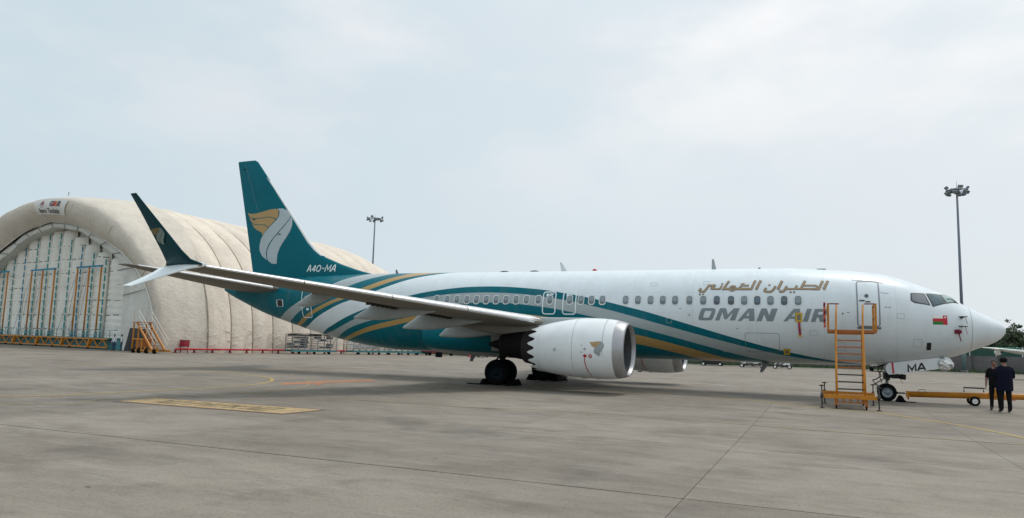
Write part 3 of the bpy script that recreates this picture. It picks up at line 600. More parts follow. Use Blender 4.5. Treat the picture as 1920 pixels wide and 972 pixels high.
# flag
FL = lambda a, b, c, d: sz([(2.59-.495*a, 3.01+.35*c), (2.59-.495*b, 3.01+.35*c), (2.59-.495*b, 3.01+.35*d), (2.59-.495*a, 3.01+.35*d)])
b_ = MB(); fdecal(b_, [FL(0, .70, .667, 1)], .006, 0); fdecal(b_, [FL(0, .70, .335, .667)], .006, 1); fdecal(b_, [FL(0, .70, 0, .335)], .006, 2); fdecal(b_, [FL(.70, 1, 0, 1)], .006, 1)
fdecal(b_, [FL(.80, .835, .70, .92)], .0085, 0); fdecal(b_, [FL(.84, .90, .78, .84)], .0085, 0); fdecal(b_, [FL(.88, .92, .68, .90)], .0085, 0)
b_.build('flag_decal', [M['white_flat'], M['red'], M['green']], plane)
# cockpit glazing
def glaze(lsv, m):
    b_ = MB(); c = np.mean(lsv, axis=0); big = [tuple(c+(np.array(p)-c)*(1+.055/ (np.linalg.norm((np.array(p)-c)*np.array([1, 3.2]))+1e-6))) for p in lsv]
    fdecal(b_, [big], .006); fr = b_.build('cockpit_window', M['cock_frame'], plane)
    b_ = MB(); fdecal(b_, [lsv], .011); b_.build('cockpit_glass', m, fr)
glaze([(3.235, .712), (2.83, .752), (2.68, .645), (3.14, .642), (3.258, .651)], M['cock_a'])
glaze([(2.70, .765), (2.26, .832), (2.125, .722), (2.535, .646)], M['cock_b'])
glaze([(2.185, .846), (1.885, .935), (1.67, .806), (2.04, .732)], M['cock_c'])
for a_, bq in (((2.745, .764), (2.60, .645)),):
    pass
b_ = MB(); p = [fpt(s, v, -1, .03) for s, v in ((1.72, .79), (1.85, .82), (2.02, .79))]; b_.tube(p, .012, 6); b_.build('wiper', M['black'], plane)
# small fittings on the skin
def fbox(name, s0, s1, z0, z1, m, off=.012, r=.02):
    b_ = MB(); fdecal(b_, [sz(rrect(s0, s1, z0, z1, r))], off); return b_.build(name, m, plane)
of = fbox('outflow_valve', 33.72, 34.27, 3.50, 3.88, M['frame_lt'], .006); b_ = MB(); fdecal(b_, [sz(rrect(33.80, 34.19, 3.52, 3.86, .03))], .010); b_.build('valve_opening', M['black'], of)
fbox('avionics_vent', 2.64, 2.79, 2.05, 2.33, M['black'], .010); fbox('drain_port', 5.66, 5.72, 3.34, 3.40, M['black'], .006, .028)
fbox('static_port', 11.50, 11.66, 3.19, 3.35, M['frame_lt'], .006, .078); fbox('static_port', 11.53, 11.60, 3.22, 3.27, M['frame_dk'], .009, .024)
for z_, s_ in ((3.28, 1.62), (2.965, 1.63)):
    b0 = fpt(s_, float(v_of(s_, z_)), -1, 0); b1 = fpt(s_, float(v_of(s_, z_)), -1, .16)
    b_ = MB(); b_.bar(b0, b1, .035, .09, 0, up=(1, 0, 0)); b_.tube([b1+np.array([-.16, 0, 0]), b1+np.array([.13, 0, 0])], [.022, .016], 8); b_.build('pitot_probe', M['steel'], plane)
    b_ = MB(); b_.bar(b1+np.array([.05, -.03, -.01]), b1+np.array([.11, -.03, -.28]), .012, .035); b_.build('probe_streamer', M['dark_red'], plane)
c_ = fpt(1.745, float(v_of(1.745, 2.77)), -1, .05)
b_ = MB(); b_.sphere(c_, (.11, .07, .085), 12, 8); b_.box(c_+np.array([-.13, -.03, -.07]), c_+np.array([.03, .05, .08])); b_.build('vane_cover', M['dark_red'], plane)
b_ = MB(); b_.bar(c_+np.array([.0, -.02, -.07]), c_+np.array([.07, .02, -.36]), .02, .03); b_.build('cover_streamer', M['dark_red'], plane)
# antennas on the crown and belly
def blade(name, x0, x1, z0, xt0, xt1, zt, m, th=.02):
    b_ = MB(); b_.prism([(x0, -th, z0), (x1, -th, z0), (xt1, -th, zt), (xt0, -th, zt)], (0, 2*th, 0)); return b_.build(name, m, plane)
blade('blade_antenna', -17.93, -17.62, 5.33, -18.02, -17.95, 5.80, M['frame_lt']); blade('blade_antenna', -10.90, -10.69, 5.33, -10.885, -10.80, 5.81, M['fairing']); blade('blade_antenna', -27.22, -27.05, 5.32, -27.25, -27.18, 5.56, M['gear'])
blade('belly_antenna', -8.80, -8.50, 1.36, -8.92, -8.80, .93, M['gear']); blade('drain_mast', -22.60, -22.33, 1.30, -22.68, -22.52, .90, M['gear'])
for x in (-20.93, -19.33):
    b_ = MB(); b_.sphere((x, 0, 5.345), (.26, .15, .075), 14, 8); b_.build('radome_fairing', M['black'], plane)
b_ = MB(); b_.cyl((-16.28, 0, 5.34), (-16.28, 0, 5.40), .10, .10, 14); b_.sphere((-16.28, 0, 5.40), (.10, .10, .06), 12, 6); b_.build('beacon', M['red'], plane)
b_ = MB(); b_.sphere((-8.89, 0, 5.36), (.06, .04, .06), 10, 6); b_.build('crown_fitting', M['steel'], plane); b_ = MB(); b_.box((-6.6, -.1, 5.25), (-6.25, .1, 5.325)); b_.build('crown_fitting', M['fairing'], plane)
# ---- belly fairing
ss = np.linspace(0, 1, 40); mb = MB(); P = []
for t_ in ss:
    s = 14.2+t_*10.3; e = math.sin(math.pi*min(1, max(0, t_)))**.6 if 0 < t_ < 1 else 0; row = []
    for a in np.linspace(-math.pi/2-.15, math.pi/2+.15, 33):
        hw = 1.70+.42*e; bz = 1.36-.22*e; top = 2.30
        y = hw*math.sin(a); cz = math.cos(a); z = top-(top-bz)*max(cz, -.15)**1 if cz > 0 else top+.3*(-cz)
        z = top-(top-bz)*(abs(cz)**.72)*(1 if cz > 0 else -.6)
        row.append((-s, y*(1 if abs(y) < 9 else 1), z))
    P.append(row)
mb.grid(P); mb.build('belly_fairing', M['teal'], plane)
P = [[(x, y*1.0, z-.006) for (x, y, z) in row[9:24]] for row in P[20:39]]
MB().grid(P).build('belly_panel', M['fairing'], plane)
# ---- wings
def airfoil(n=14):
    t_ = (1-np.cos(np.linspace(0, math.pi, n)))/2
    yt = 5*(.2969*np.sqrt(t_)-.126*t_-.3516*t_**2+.2843*t_**3-.1036*t_**4)
    return t_, yt
AX, AY = airfoil(16)
def loft(sections, mats=0, mbx=None, up=(0, 0, 1)):
    # section: (LE point, TE point, thickness, up vector)
    mbx = mbx or MB(); P = []
    for le, te, th, u in sections:
        le = np.array(le, float); te = np.array(te, float); u = np.array(u, float); d = te-le
        row = [le+d*x+u*th*(y*1.12) for x, y in zip(AX, AY)]+[le+d*x-u*th*(y*.88) for x, y in zip(AX[-2:0:-1], AY[-2:0:-1])]
        P.append(row)
    mbx.grid(P, mats, True, True); b = mbx.n-len(P[0]); n = len(P[0])
    for r0 in (b, mbx.n-len(P)*n):
        mbx.f.append(tuple(r0+k for k in range(n))); mbx.m.append(mats); mbx.s.append(False)
    return mbx
def wing_sec(y):
    xle = -23.25+(17-y)*.5206 if y >= 5 else -17.0+(5-y)*.62
    zle = 2.81+(y-5.5)*.0935; 
    xte = -21.9-(y-5.8)*.25 if y > 5.8 else -21.9-(5.8-y)*.06
    zte = 3.00+(y-5.8)*.078
    if y < 5.5: zle = 2.81-(5.5-y)*.105; zte = zle+.10
    ch = xle-xte; th = ch*np.interp(y, [1.5, 5.8, 17], [.130, .108, .098])
    return (xle, zle, xte, zte, th)
WY = [1.45, 3, 4.5, 5.8, 7.5, 9.5, 11.5, 13.5, 15.5, 17.0]
def wing_low(y, x):
    xle, zle, xte, zte, th = wing_sec(y); t_ = np.clip((xle-x)/(xle-xte), 0, 1); return zle+(zte-zle)*t_-th*.88*np.interp(t_, AX, AY)
def make_wing(sd):
    S = []
    for y in WY:
        xle, zle, xte, zte, th = wing_sec(y); S.append(((xle, sd*y, zle), (xte, sd*y, zte), th, (0, 0, 1)))
    w = loft(S).build('wing', M['wing_grey'], plane); smoothed(w, 50)
    # leading edge slats: bright bare skins wrapped round the nose of the wing
    for y0, y1 in ((5.0, 8.3), (8.33, 11.2), (11.23, 14.1), (14.13, 16.85)):
        P = []
        for y in np.linspace(y0, y1, 5):
            xle, zle, xte, zte, th = wing_sec(y); row = []
            tt = list(np.linspace(.13, 0, 9)**1.0)
            for t_ in tt: row.append((xle+(xte-xle)*t_+(.018 if t_ < .02 else .01), sd*y, zle+(zte-zle)*t_+th*1.12*np.interp(t_, AX, AY)+.010))
            for t_ in (.003, .007, .012): row.append((xle+(xte-xle)*t_+.014, sd*y, zle+(zte-zle)*t_-th*.88*np.interp(t_, AX, AY)-.008))
            P.append(row)
        b_ = MB().grid(P); b_.build('leading_edge_slat', M['bare'], w)
    # dark flap and slat gaps on the underside
    b_ = MB()
    for y0, y1, f0, f1 in ((6.2, 8.6, .70, .712), (9.2, 12.0, .72, .735), (12.1, 15.8, .76, .772), (6.0, 16.5, .165, .170), (2.2, 5.2, .72, .73)):
        P = []
        for y in np.linspace(y0, y1, 9):
            xle, zle, xte, zte, th = wing_sec(y)
            P.append([(xle+(xte-xle)*t_, sd*y, wing_low(y, xle+(xte-xle)*t_)-.005) for t_ in (f0, f1)])
        b_.grid(P)
    b_.build('flap_gap', M['black'], w)
    for y0, y1, t0, t1 in ((9.0, 10.4, .60, .70), (6.4, 7.7, .58, .68), (3.7, 4.6, .60, .72)):      # open flap hinge slots
        P = [[(wing_sec(y)[0]+(wing_sec(y)[2]-wing_sec(y)[0])*t_, sd*y, wing_low(y, wing_sec(y)[0]+(wing_sec(y)[2]-wing_sec(y)[0])*t_)-.007) for t_ in (t0, t1)] for y in np.linspace(y0, y1, 7)]
        b_ = MB().grid(P); hs = b_.build('hinge_slot', M['dark_metal'], w)
        for q in np.linspace(.1, .9, 6):
            yy = y0+(y1-y0)*q; a = wing_sec(yy); xx = a[0]+(a[2]-a[0])*((t0+t1)/2); zz = wing_low(yy, xx); b_ = MB(); b_.box((xx-.10, sd*yy-.05, zz-.09), (xx+.12, sd*yy+.05, zz-.004)); b_.build('hinge_bracket', M['steel'], hs)
    b_ = MB()
    for k, y in enumerate(np.linspace(6.5, 16, 9)):
        xle, zle, xte, zte, th = wing_sec(y)
        for t_ in (.30, .46):
            x = xle+(xte-xle)*t_; P = [[(x+dx, sd*(y+dy), wing_low(y, x)-.004) for dx, dy in ((.16*math.cos(a)*.5, .28*math.sin(a)*.5) for a in np.linspace(0, 6.283, 13))], [(x+dx, sd*(y+dy), wing_low(y, x)-.004) for dx, dy in ((.13*math.cos(a)*.5, .25*math.sin(a)*.5) for a in np.linspace(0, 6.283, 13))]]
            b_.grid(P)
    b_.build('access_panels', M['steel'], w)
    # flap track fairings
    for y, xt, zt, L in ((8.8, -23.45, 2.66, 3.6), (6.1, -22.85, 2.36, 3.7), (3.4, -22.55, 2.08, 3.6), (11.6, -24.0, 3.02, 1.5)):
        P = []
        for t_ in np.linspace(0, 1, 15):
            x = xt+L*t_; top = wing_low(y, min(x, wing_sec(y)[0]-.1)) if x > wing_sec(y)[2] else np.interp(x, [xt, wing_sec(y)[2]], [zt+.10, wing_sec(y)[3]-.06])
            bot = zt-.02+ (top-zt)*max(0, (t_-.25)/.75)**1.7-.04*math.sin(math.pi*t_)
            if t_ == 0: bot = zt-.01
            hw = (.05+.16*math.sin(math.pi*min(1, t_*.72+.10))**.8)*(1 if L > 2 else .7)*(1-.7*max(0, t_-.6)/.4); mid = (top+bot)/2; hh = max(.02, (top+.08*(t_ > .2)-bot)/2); mid = bot+hh
            P.append([(x, sd*y+hw*np.sign(math.cos(a))*abs(math.cos(a))**.6, mid+hh*np.sign(math.sin(a))*abs(math.sin(a))**.7) for a in np.linspace(0, 2*math.pi, 21)[:-1]])
        b_ = MB().grid(P, 0, True, True); b_.f += [tuple(range(20)), tuple(b_.n-20+k for k in range(20))]; b_.m += [0, 0]; b_.s += [False, False]
        b_.build('flap_track_fairing', M['fairing'], w)
    # winglets
    ro = []
    for (le, te, th, u) in [((-23.20, 16.95, 3.925), (-24.68, 16.95, 3.905), .16, (0, 0, 1)), ((-23.42, 17.18, 4.04), (-24.45, 17.14, 4.0), .12, (0, -.5, .86)), ((-23.65, 17.32, 4.30), (-24.50, 17.30, 4.30), .085, (0, -.93, .37)), ((-24.05, 17.50, 4.80), (-24.70, 17.50, 4.80), .06, (0, -.95, .3)), ((-24.60, 17.74, 5.47), (-25.0, 17.74, 5.47), .04, (0, -.95, .3)), ((-24.99, 17.93, 5.965), (-25.23, 17.93, 5.955), .025, (0, -.95, .3))]:
        ro.append(((le[0], sd*le[1], le[2]), (te[0], sd*te[1], te[2]), th, (u[0], sd*u[1], u[2])))
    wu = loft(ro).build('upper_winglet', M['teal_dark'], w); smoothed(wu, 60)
    ro = []
    for (le, te, th, u) in [((-23.12, 16.86, 3.91), (-24.66, 16.86, 3.89), .19, (0, 0, 1)), ((-23.45, 17.12, 3.80), (-24.72, 17.10, 3.83), .14, (0, .55, .83)), ((-23.9, 17.30, 3.64), (-24.80, 17.30, 3.66), .09, (0, .75, .66)), ((-24.4, 17.6, 3.42), (-25.02, 17.6, 3.43), .055, (0, .8, .6)), ((-24.90, 17.9, 3.205), (-25.24, 17.9, 3.225), .03, (0, .8, .6))]:
        ro.append(((le[0], sd*le[1], le[2]), (te[0], sd*te[1], te[2]), th, (u[0], sd*u[1], u[2])))
    wlw = loft(ro).build('lower_winglet', M['line_white'], w); smoothed(wlw, 60)
    return w, wu
wing_r, wlet_r = make_wing(-1); wing_l, wlet_l = make_wing(1)
# logo transfer: unit coordinates from the tail emblem
LX0, LX1, LZ0, LZ1 = -38.07, -35.58, 5.86, 9.05
_all = np.array([p for l in LOGO.values() for p in l]); LMIN = _all.min(0); LMAX = _all.max(0)
def logo_map(fn, cols, name, parent, off, gs=.16):
    b_ = MB()
    for i, (k, l) in enumerate(LOGO.items()):
        u = [((x-LMIN[0])/(LMAX[0]-LMIN[0]), (z-LMIN[1])/(LMAX[1]-LMIN[1])) for x, z in l]
        decal_mesh(b_, [fn(u)[0]], off, -1, 0 if k[0] == 'g' else 1, step=fn(u)[2]*.9, gridstep=fn(u)[2], surf=fn(u)[1])
    return b_.build(name, cols, parent)
# winglet emblem: inboard lower part of the outboard face
def wl_pt(x, z, off):
    t_ = np.interp(z, [4.30, 4.80, 5.47, 5.965], [0, 1, 2, 3]); y = np.interp(z, [4.0, 4.30, 4.80, 5.47, 5.965], [17.16, 17.32, 17.50, 17.74, 17.93])
    th = np.interp(z, [4.3, 4.8, 5.47, 5.965], [.085, .06, .04, .025]); return y+th*.5+off
def fn_wl(u): return ([(-24.74+a*.56+(1-b)*.10, 4.47+b*.48) for a, b in u], lambda vs, off, sd: np.stack([vs[:, 0], -wl_pt(vs[:, 0], vs[:, 1], off+.015), vs[:, 1]], -1), .12)
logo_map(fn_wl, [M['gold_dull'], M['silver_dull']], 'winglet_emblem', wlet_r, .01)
# ---- tail: horizontal stabilisers
def make_stab(sd):
    S = []
    for y, xl, zl, xt, zt, th in ((.45, -33.75, 4.42, -37.75, 4.42, .42), (1.2, -34.28, 4.52, -37.95, 4.50, .38), (4.0, -36.1, 4.86, -38.6, 4.86, .24), (7.0, -38.05, 5.22, -39.2, 5.25, .10), (7.18, -38.35, 5.25, -39.15, 5.27, .05)):
        S.append(((xl, sd*y, zl), (xt, sd*y, zt), th, (0, 0, 1)))
    o = loft(S).build('horizontal_stabiliser', M['wing_grey'], plane); smoothed(o, 50)
    P = []
    for y, xl, zl, xt, zt, th in ((1.25, -34.31, 4.525, -37.95, 4.50, .38), (4.0, -36.1, 4.86, -38.6, 4.86, .24), (6.9, -37.98, 5.21, -39.2, 5.25, .10)):
        P.append([(xl+(xt-xl)*t_+.012, sd*y, zl+(zt-zl)*t_+th*1.12*np.interp(t_, AX, AY)+.008) for t_ in (.10, .06, .03, .012, 0)]+[(xl+(xt-xl)*t_+.012, sd*y, zl+(zt-zl)*t_-th*.88*np.interp(t_, AX, AY)-.006) for t_ in (.008, .02)])
    MB().grid(P).build('leading_edge', M['bare'], o)
make_stab(-1); make_stab(1)
# ---- fin and rudder
FZ = [5.05, 5.3, 5.45, 5.6, 5.9, 6.3, 6.7, 7.18, 8.5, 10.5, 12.13, 12.24]
FLE = [-27.6, -28.5, -29.15, -29.75, -30.72, -31.80, -32.42, -32.95, -34.06, -35.76, -37.14, -37.32]
FTE = [-36.85, -36.92, -36.95, -36.99, -37.07, -37.17, -37.27, -37.39, -37.73, -38.24, -38.66, -38.66]
FTH = [.40, .40, .40, .40, .40, .39, .38, .37, .31, .22, .15, .08]
def fin_at(z): return np.interp(z, FZ, FLE), np.interp(z, FZ, FTE), np.interp(z, FZ, FTH)
def fin_half(x, z):
    le, te, th = fin_at(z); t_ = np.clip((le-x)/(le-te), 0, 1)
    core = np.interp(t_, AX, AY)
    return th*core
mb = MB(); P = []
for z in FZ:
    le, te, th = fin_at(z); hx = le+(te-le)*.999
    row = [(le+(te-le)*x, th*y, z) for x, y in zip(AX, AY)]+[(le+(te-le)*x, -th*y, z) for x, y in zip(AX[-2:0:-1], AY[-2:0:-1])]; P.append(row)
mb.grid(P, 0, True, True); n_ = len(P[0]); mb.f.append(tuple(mb.n-n_+k for k in range(n_))); mb.m.append(0); mb.s.append(False)
fin = mb.build('vertical_fin', M['teal'], plane); smoothed(fin, 50)
mb = MB(); P = []
for z in [6.4, 6.7, 7.18, 8.5, 10.5, 12.2]:
    le, te, th = fin_at(z); row = [(le+(te-le)*x+.012, sg*(th*np.interp(x, AX, AY)+.006), z) for x, sg in ((.035, 1), (.018, 1), (.006, 1), (0, 0), (.006, -1), (.018, -1), (.035, -1))]; P.append(row)
mb.grid(P); mb.build('fin_leading_edge', M['frame_lt'], fin)
b_ = MB()
for z0, z1 in ((6.05, 12.1),):
    zz = np.linspace(z0, z1, 12); 
    for sd in (-1, 1):
        P = [[(np.interp(z, [5.6, 12.2], [-35.35, -38.12])+dx, sd*(fin_half(np.interp(z, [5.6, 12.2], [-35.35, -38.12])+dx, z)+.004), z) for dx in (-.008, .008)] for z in zz]; b_.grid(P)
b_.build('rudder_hinge_line', M['frame_dk'], fin)
b_ = MB(); b_.box((-38.62, -.03, 12.0), (-38.30, -.0, 12.02)); 
def fn_fin(u): return ([(LMIN[0]+a*(LMAX[0]-LMIN[0]), LMIN[1]+b*(LMAX[1]-LMIN[1])) for a, b in u], lambda vs, off, sd: np.stack([vs[:, 0], -(np.array([fin_half(x, z) for x, z in vs])+off), vs[:, 1]], -1), .16)
logo_map(fn_fin, [M['gold'], M['silver']], 'tail_emblem', fin, .010)
# registration letters on the fin (sheared strokes)
GLY = {'A': [[(0, 0), (.42, 1), (.58, 1), (1, 0)], [(.2, .36), (.8, .36)]], '4': [[(.74, 0), (.74, 1)], [(.70, .98), (.08, .30), (1.02, .30)]], 'O': [[(.5+.46*math.cos(a), .5+.46*math.sin(a)) for a in np.linspace(a0, a0+math.pi*1.06, 9)] for a0 in (0, math.pi)], '-': [[(.1, .5), (.9, .5)]], 'M': [[(0, 0), (.12, 1), (.5, .3), (.88, 1), (1, 0)]]}
b_ = MB(); x = -32.93; k = 0
for ch, w_ in (('A', .255), ('4', .245), ('O', .29), ('-', .19), ('M', .345), ('A', .265)):
    for stp in GLY[ch]:
        pts = [(x+a*w_+(b*.36)*.28, 5.492+b*.36) for a, b in stp]
        decal_mesh(b_, [ribbon(pts, .062)], .012+.0006*k, -1, 0, step=.2, gridstep=.3, surf=lambda vs, off, sd: np.stack([vs[:, 0], -(np.array([fin_half(q, z) for q, z in vs])+off), vs[:, 1]], -1)); k += 1
    x += w_+.062
b_.build('registration', M['line_white'], fin)
for xx, zz in ((-35.05, 7.7), (-38.1, 11.75), (-37.1, 8.65)):
    b_ = MB(); h_ = fin_half(xx, zz); b_.box((xx-.10, -h_-.05, zz-.02), (xx+.10, -h_+.01, zz+.02)); b_.build('fin_fitting', M['teal_dark'], fin)
# ---- engines
def make_engine(sd):
    cy = sd*4.83; X0 = -13.36 if sd < 0 else -12.90
    def prof(pts, n, name, m, par, zc=lambda x: np.interp(x, [-17.3, -15, X0], [1.70, 1.762, 1.722]), smooth=True):
        P = [[(X0-t_, cy+r*math.cos(2*math.pi*k/n), zc(X0-t_)+r*math.sin(2*math.pi*k/n)) for k in range(n)] for t_, r in pts]
        b_ = MB().grid(P, 0, smooth, True); return b_.build(name, m, par)
    nac = prof([(.43, 1.135), (.62, 1.16), (.9, 1.182), (1.3, 1.192), (1.8, 1.185), (2.2, 1.16), (2.6, 1.115), (3.0, 1.055), (3.3, 1.00), (3.55, .95)], 64, 'engine_nacelle', M['nacelle'], plane)
    prof([(.43, 1.136), (.30, 1.112), (.16, 1.075), (.06, 1.035), (.0, .99), (.04, .965), (.10, .945), (.16, .93)], 64, 'inlet_lip', M['lip'], nac)
    prof([(.16, .93), (.34, .905), (.6, .895), (.95, .885), (1.35, .885)], 48, 'inlet_duct', M['duct'], nac)
    # chevrons
    n = 16*6; P = [[], [], []]
    for k in range(n+1):
        a = 2*math.pi*k/n; tooth = abs(((k/6+.5) % 1)*2-1); tooth = .5-.5*math.cos(math.pi*tooth)
        for q, (t_, r) in enumerate(((3.55, .95), (3.62+.14*tooth, .94-.015*tooth), (3.66+.33*tooth, .932-.045*tooth))):
            P[q].append((X0-t_, cy+r*math.cos(a), 1.70+r*math.sin(a)))
    MB().grid(P).build('chevron_edge', M['nacelle'], nac)
    prof([(3.0, .93), (3.5, .88), (3.75, .86)], 40, 'fan_nozzle', M['hot_metal'], nac)
    prof([(2.9, .80), (3.6, .76), (4.1, .71), (4.35, .66)], 40, 'core_cowl', M['hot_metal'], nac, zc=lambda x: 1.74)
    prof([(4.33, .62), (4.8, .56), (5.3, .47), (5.45, .44), (5.40, .40), (4.6, .40)], 32, 'core_nozzle', M['dark_metal'], nac, zc=lambda x: 1.80)
    prof([(4.7, .30), (5.4, .26), (5.9, .12), (6.1, .03)], 20, 'exhaust_plug', M['dark_metal'], nac, zc=lambda x: 1.80)
    prof([(1.30, .885), (1.30, .01)], 32, 'fan_face', M['black'], nac, zc=lambda x: 1.735)
    prof([(.92, .015), (1.0, .12), (1.15, .22), (1.32, .30)], 24, 'spinner', M['fan'], nac, zc=lambda x: 1.735)
    me = None
    for k in range(18):
        a = 2*math.pi*k/18; b_ = MB(); P = []
        for r in np.linspace(.24, .875, 5):
            tw = np.interp(r, [.24, .875], [.25, 1.0]); ch = .17; d = np.array([math.cos(tw), math.sin(tw)]); c0 = np.array([X0-1.16, cy+r*math.cos(a), 1.735+r*math.sin(a)]); tn = np.array([0, -math.sin(a), math.cos(a)]); ax = np.array([-1, 0, 0])
            P.append([c0+(ax*d[0]+tn*d[1])*ch*q for q in (-.6, -.2, .2, .6)])
        b_.grid(P); b_.build('fan_blade', M['fan'], nac)
    # pylon
    S = []
    for z, xl, xt, th in ((2.35, -15.9, -20.2, .34), (2.62, -15.55, -19.6, .36), (2.80, -15.0, -19.0, .34), (2.90, -14.75, -18.6, .26), (2.96, -14.7, -18.2, .10)):
        S.append(((xl, cy, z), (xt, cy, z+.0), th, (0, 1, 0)))
    py = loft(S).build('engine_pylon', M['fairing'], plane); smoothed(py, 50)
    P = []
    for t_ in np.linspace(0, 1, 12):
        x = -17.2-4.0*t_; hw = .26*(1-t_)**.5+.02; bz = np.interp(t_, [0, .3, .7, 1], [2.05, 2.12, 2.35, 2.62]); tz = 2.72
        P.append([(x, cy+hw*math.cos(a), (bz+tz)/2+(tz-bz)/2*math.sin(a)) for a in np.linspace(0, 2*math.pi, 17)[:-1]])
    b_ = MB().grid(P, 0, True, True); b_.f.append(tuple(range(16))); b_.m.append(0); b_.s.append(False); b_.build('pylon_fairing', M['wing_grey'], py)
    # nacelle strakes, latches and placards
    def nsurf(vs, off, _):
        x = vs[:, 0]; zz = vs[:, 1]; out = []
        for a, z in zip(x, zz):
            t_ = X0-a; r = np.interp(t_, [.43, .62, .9, 1.3, 1.8, 2.2, 2.6, 3.0], [1.135, 1.16, 1.182, 1.192, 1.185, 1.16, 1.115, 1.055])+off; zc = np.interp(a, [-17.3, -15, X0], [1.70, 1.762, 1.722]); dz = np.clip(z-zc, -r*.999, r*.999); out.append((a, cy-math.sqrt(r*r-dz*dz), z))
        return np.array(out)
    def nd(mbx, l, off=.006, mi=0): decal_mesh(mbx, l, off, -1, mi, step=.06, gridstep=.12, surf=nsurf)
    if sd < 0:
        def fn_n(u): return ([(-14.66+a*.58, 1.47+b*.56) for a, b in u], nsurf, .12)
        logo_map(fn_n, [M['gold'], M['silver_n']], 'nacelle_emblem', nac, .008)
    b_ = MB()
    pl = [(-14.86, 1.42), (-14.86, 1.22), (-14.84, 1.02), (-14.80, .85), (-14.72, .71)]
    nd(b_, [[(x-.018, z) for x, z in pl]+[(x+.018, z) for x, z in pl[::-1]]])
    ci = lambda cx, cz, r, n=14: [(cx+r*math.cos(a), cz+r*math.sin(a)) for a in np.linspace(0, 2*math.pi, n+1)[:-1]]
    nd(b_, [[(-14.93, 1.46), (-14.855, 1.51), (-14.855, 1.41)]]); nd(b_, [ci(-14.825, 1.46, .062)]); nd(b_, [ci(-14.62, 1.455, .075), ci(-14.62, 1.455, .046)]); nd(b_, [[(-14.67, 1.50), (-14.65, 1.51), (-14.57, 1.41), (-14.59, 1.40)]])
    b_.build('warning_marking', M['red'], nac)
    b_ = MB()
    for cx, cz in ((-14.97, 1.85), (-14.97, 1.60)): nd(b_, [[(cx-.035, cz-.012), (cx+.035, cz-.012), (cx+.035, cz+.012), (cx-.035, cz+.012)]])
    nd(b_, [ci(-16.10, 1.66, .062, 8), ci(-16.10, 1.66, .038, 8)]); nd(b_, [ci(-14.84, 1.72, .045, 8), ci(-14.84, 1.72, .020, 8)])
    b_.build('latch_marking', M['frame_dk'], nac)
    for t_, nm in ((2.02, 'cowl_seam'), (.80, 'cowl_seam')):
        r = np.interp(t_, [.62, .9, 1.8, 2.2], [1.16, 1.182, 1.185, 1.16])+.0035; zc = 1.757
        P = [[(X0-t_+dx, cy+r*math.cos(a), zc+r*math.sin(a)) for a in np.linspace(R(-100), R(-260), 40)] for dx in (-.009, .009)]
        MB().grid(P).build('cowl_seam', M['seam'], nac)
    for x in (-14.6, -15.2, -16.0):
        b_ = MB(); b_.box((x-.10, cy-.04, .555), (x+.10, cy+.04, .60)); b_.build('cowl_latch', M['steel'], nac)
    return nac
make_engine(-1); make_engine(1)
# ---- landing gear
def wheel(name, c, r, w, tm, rm, par):
    c = np.array(c, float); 
    pr = [(-.42*w, .56*r), (-.5*w, .72*r), (-.47*w, .88*r), (-.36*w, .97*r), (-.15*w, r), (.15*w, r), (.36*w, .97*r), (.47*w, .88*r), (.5*w, .72*r), (.42*w, .56*r)]
    o = MB().lathe(pr, c, (0, 1, 0), 36).build(name, tm, par)
    for sg in (-1, 1):
        b_ = MB().lathe([(.44*w*sg, .60*r), (.40*w*sg, .57*r), (.34*w*sg, .50*r), (.22*w*sg, .42*r), (.20*w*sg, .24*r), (.36*w*sg, .20*r), (.40*w*sg, .10*r), (.40*w*sg, .005)], c, (0, 1, 0), 28)
        for k in range(8):
            a = 2*math.pi*k/8; p = c+np.array([.33*r*math.cos(a), .20*w*sg, .33*r*math.sin(a)]); b_.cyl(p, p+np.array([0, .05*w*sg*2, 0]), .035*r, n=6)
        b_.build('rim', rm, o)
    return o
for sd in (-1, 1):
    for y in (2.43, 3.29): wheel('main_wheel', (-19.7, sd*y, .565), .565, .40, M['tyre'], M['rim_dark'], plane)
    b_ = MB(); b_.cyl((-19.7, sd*2.86, .45), (-19.66, sd*2.87, 1.3), .10, .10, 14); b_.cyl((-19.66, sd*2.87, 1.15), (-19.58, sd*2.9, 2.45), .15, .16, 14); b_.cyl((-19.7, sd*2.45, .565), (-19.7, sd*3.28, .565), .09, n=10)
    st = b_.build('main_gear_strut', M['gear_dark'], plane)
    b_ = MB(); b_.cyl((-19.62, sd*2.8, 1.5), (-19.6, sd*1.2, 1.85), .06, n=8); b_.cyl((-19.66, sd*2.86, 1.25), (-18.6, sd*2.7, 2.2), .05, n=8); b_.build('side_brace', M['gear_dark'], st)
    b_ = MB(); b_.bar((-19.86, sd*2.86, .62), (-20.1, sd*2.86, .95), .12, .04); b_.bar((-20.1, sd*2.86, .95), (-19.8, sd*2.86, 1.25), .12, .04); b_.build('torque_link', M['gear_dark'], st)
    b_ = MB(); b_.tube([(-19.5, sd*2.95, 1.9), (-19.42, sd*3.0, 1.3), (-19.5, sd*3.05, .9), (-19.62, sd*3.0, .7)], .02, 6); b_.build('brake_hose', M['rubber'], st)
    b_ = MB(); b_.prism([(-19.95, sd*3.36, 1.50), (-19.42, sd*3.36, 1.48), (-19.36, sd*3.45, 2.30), (-19.98, sd*3.45, 2.30)], (0, sd*.04, 0)); b_.build('gear_door', M['wing_grey'], st)
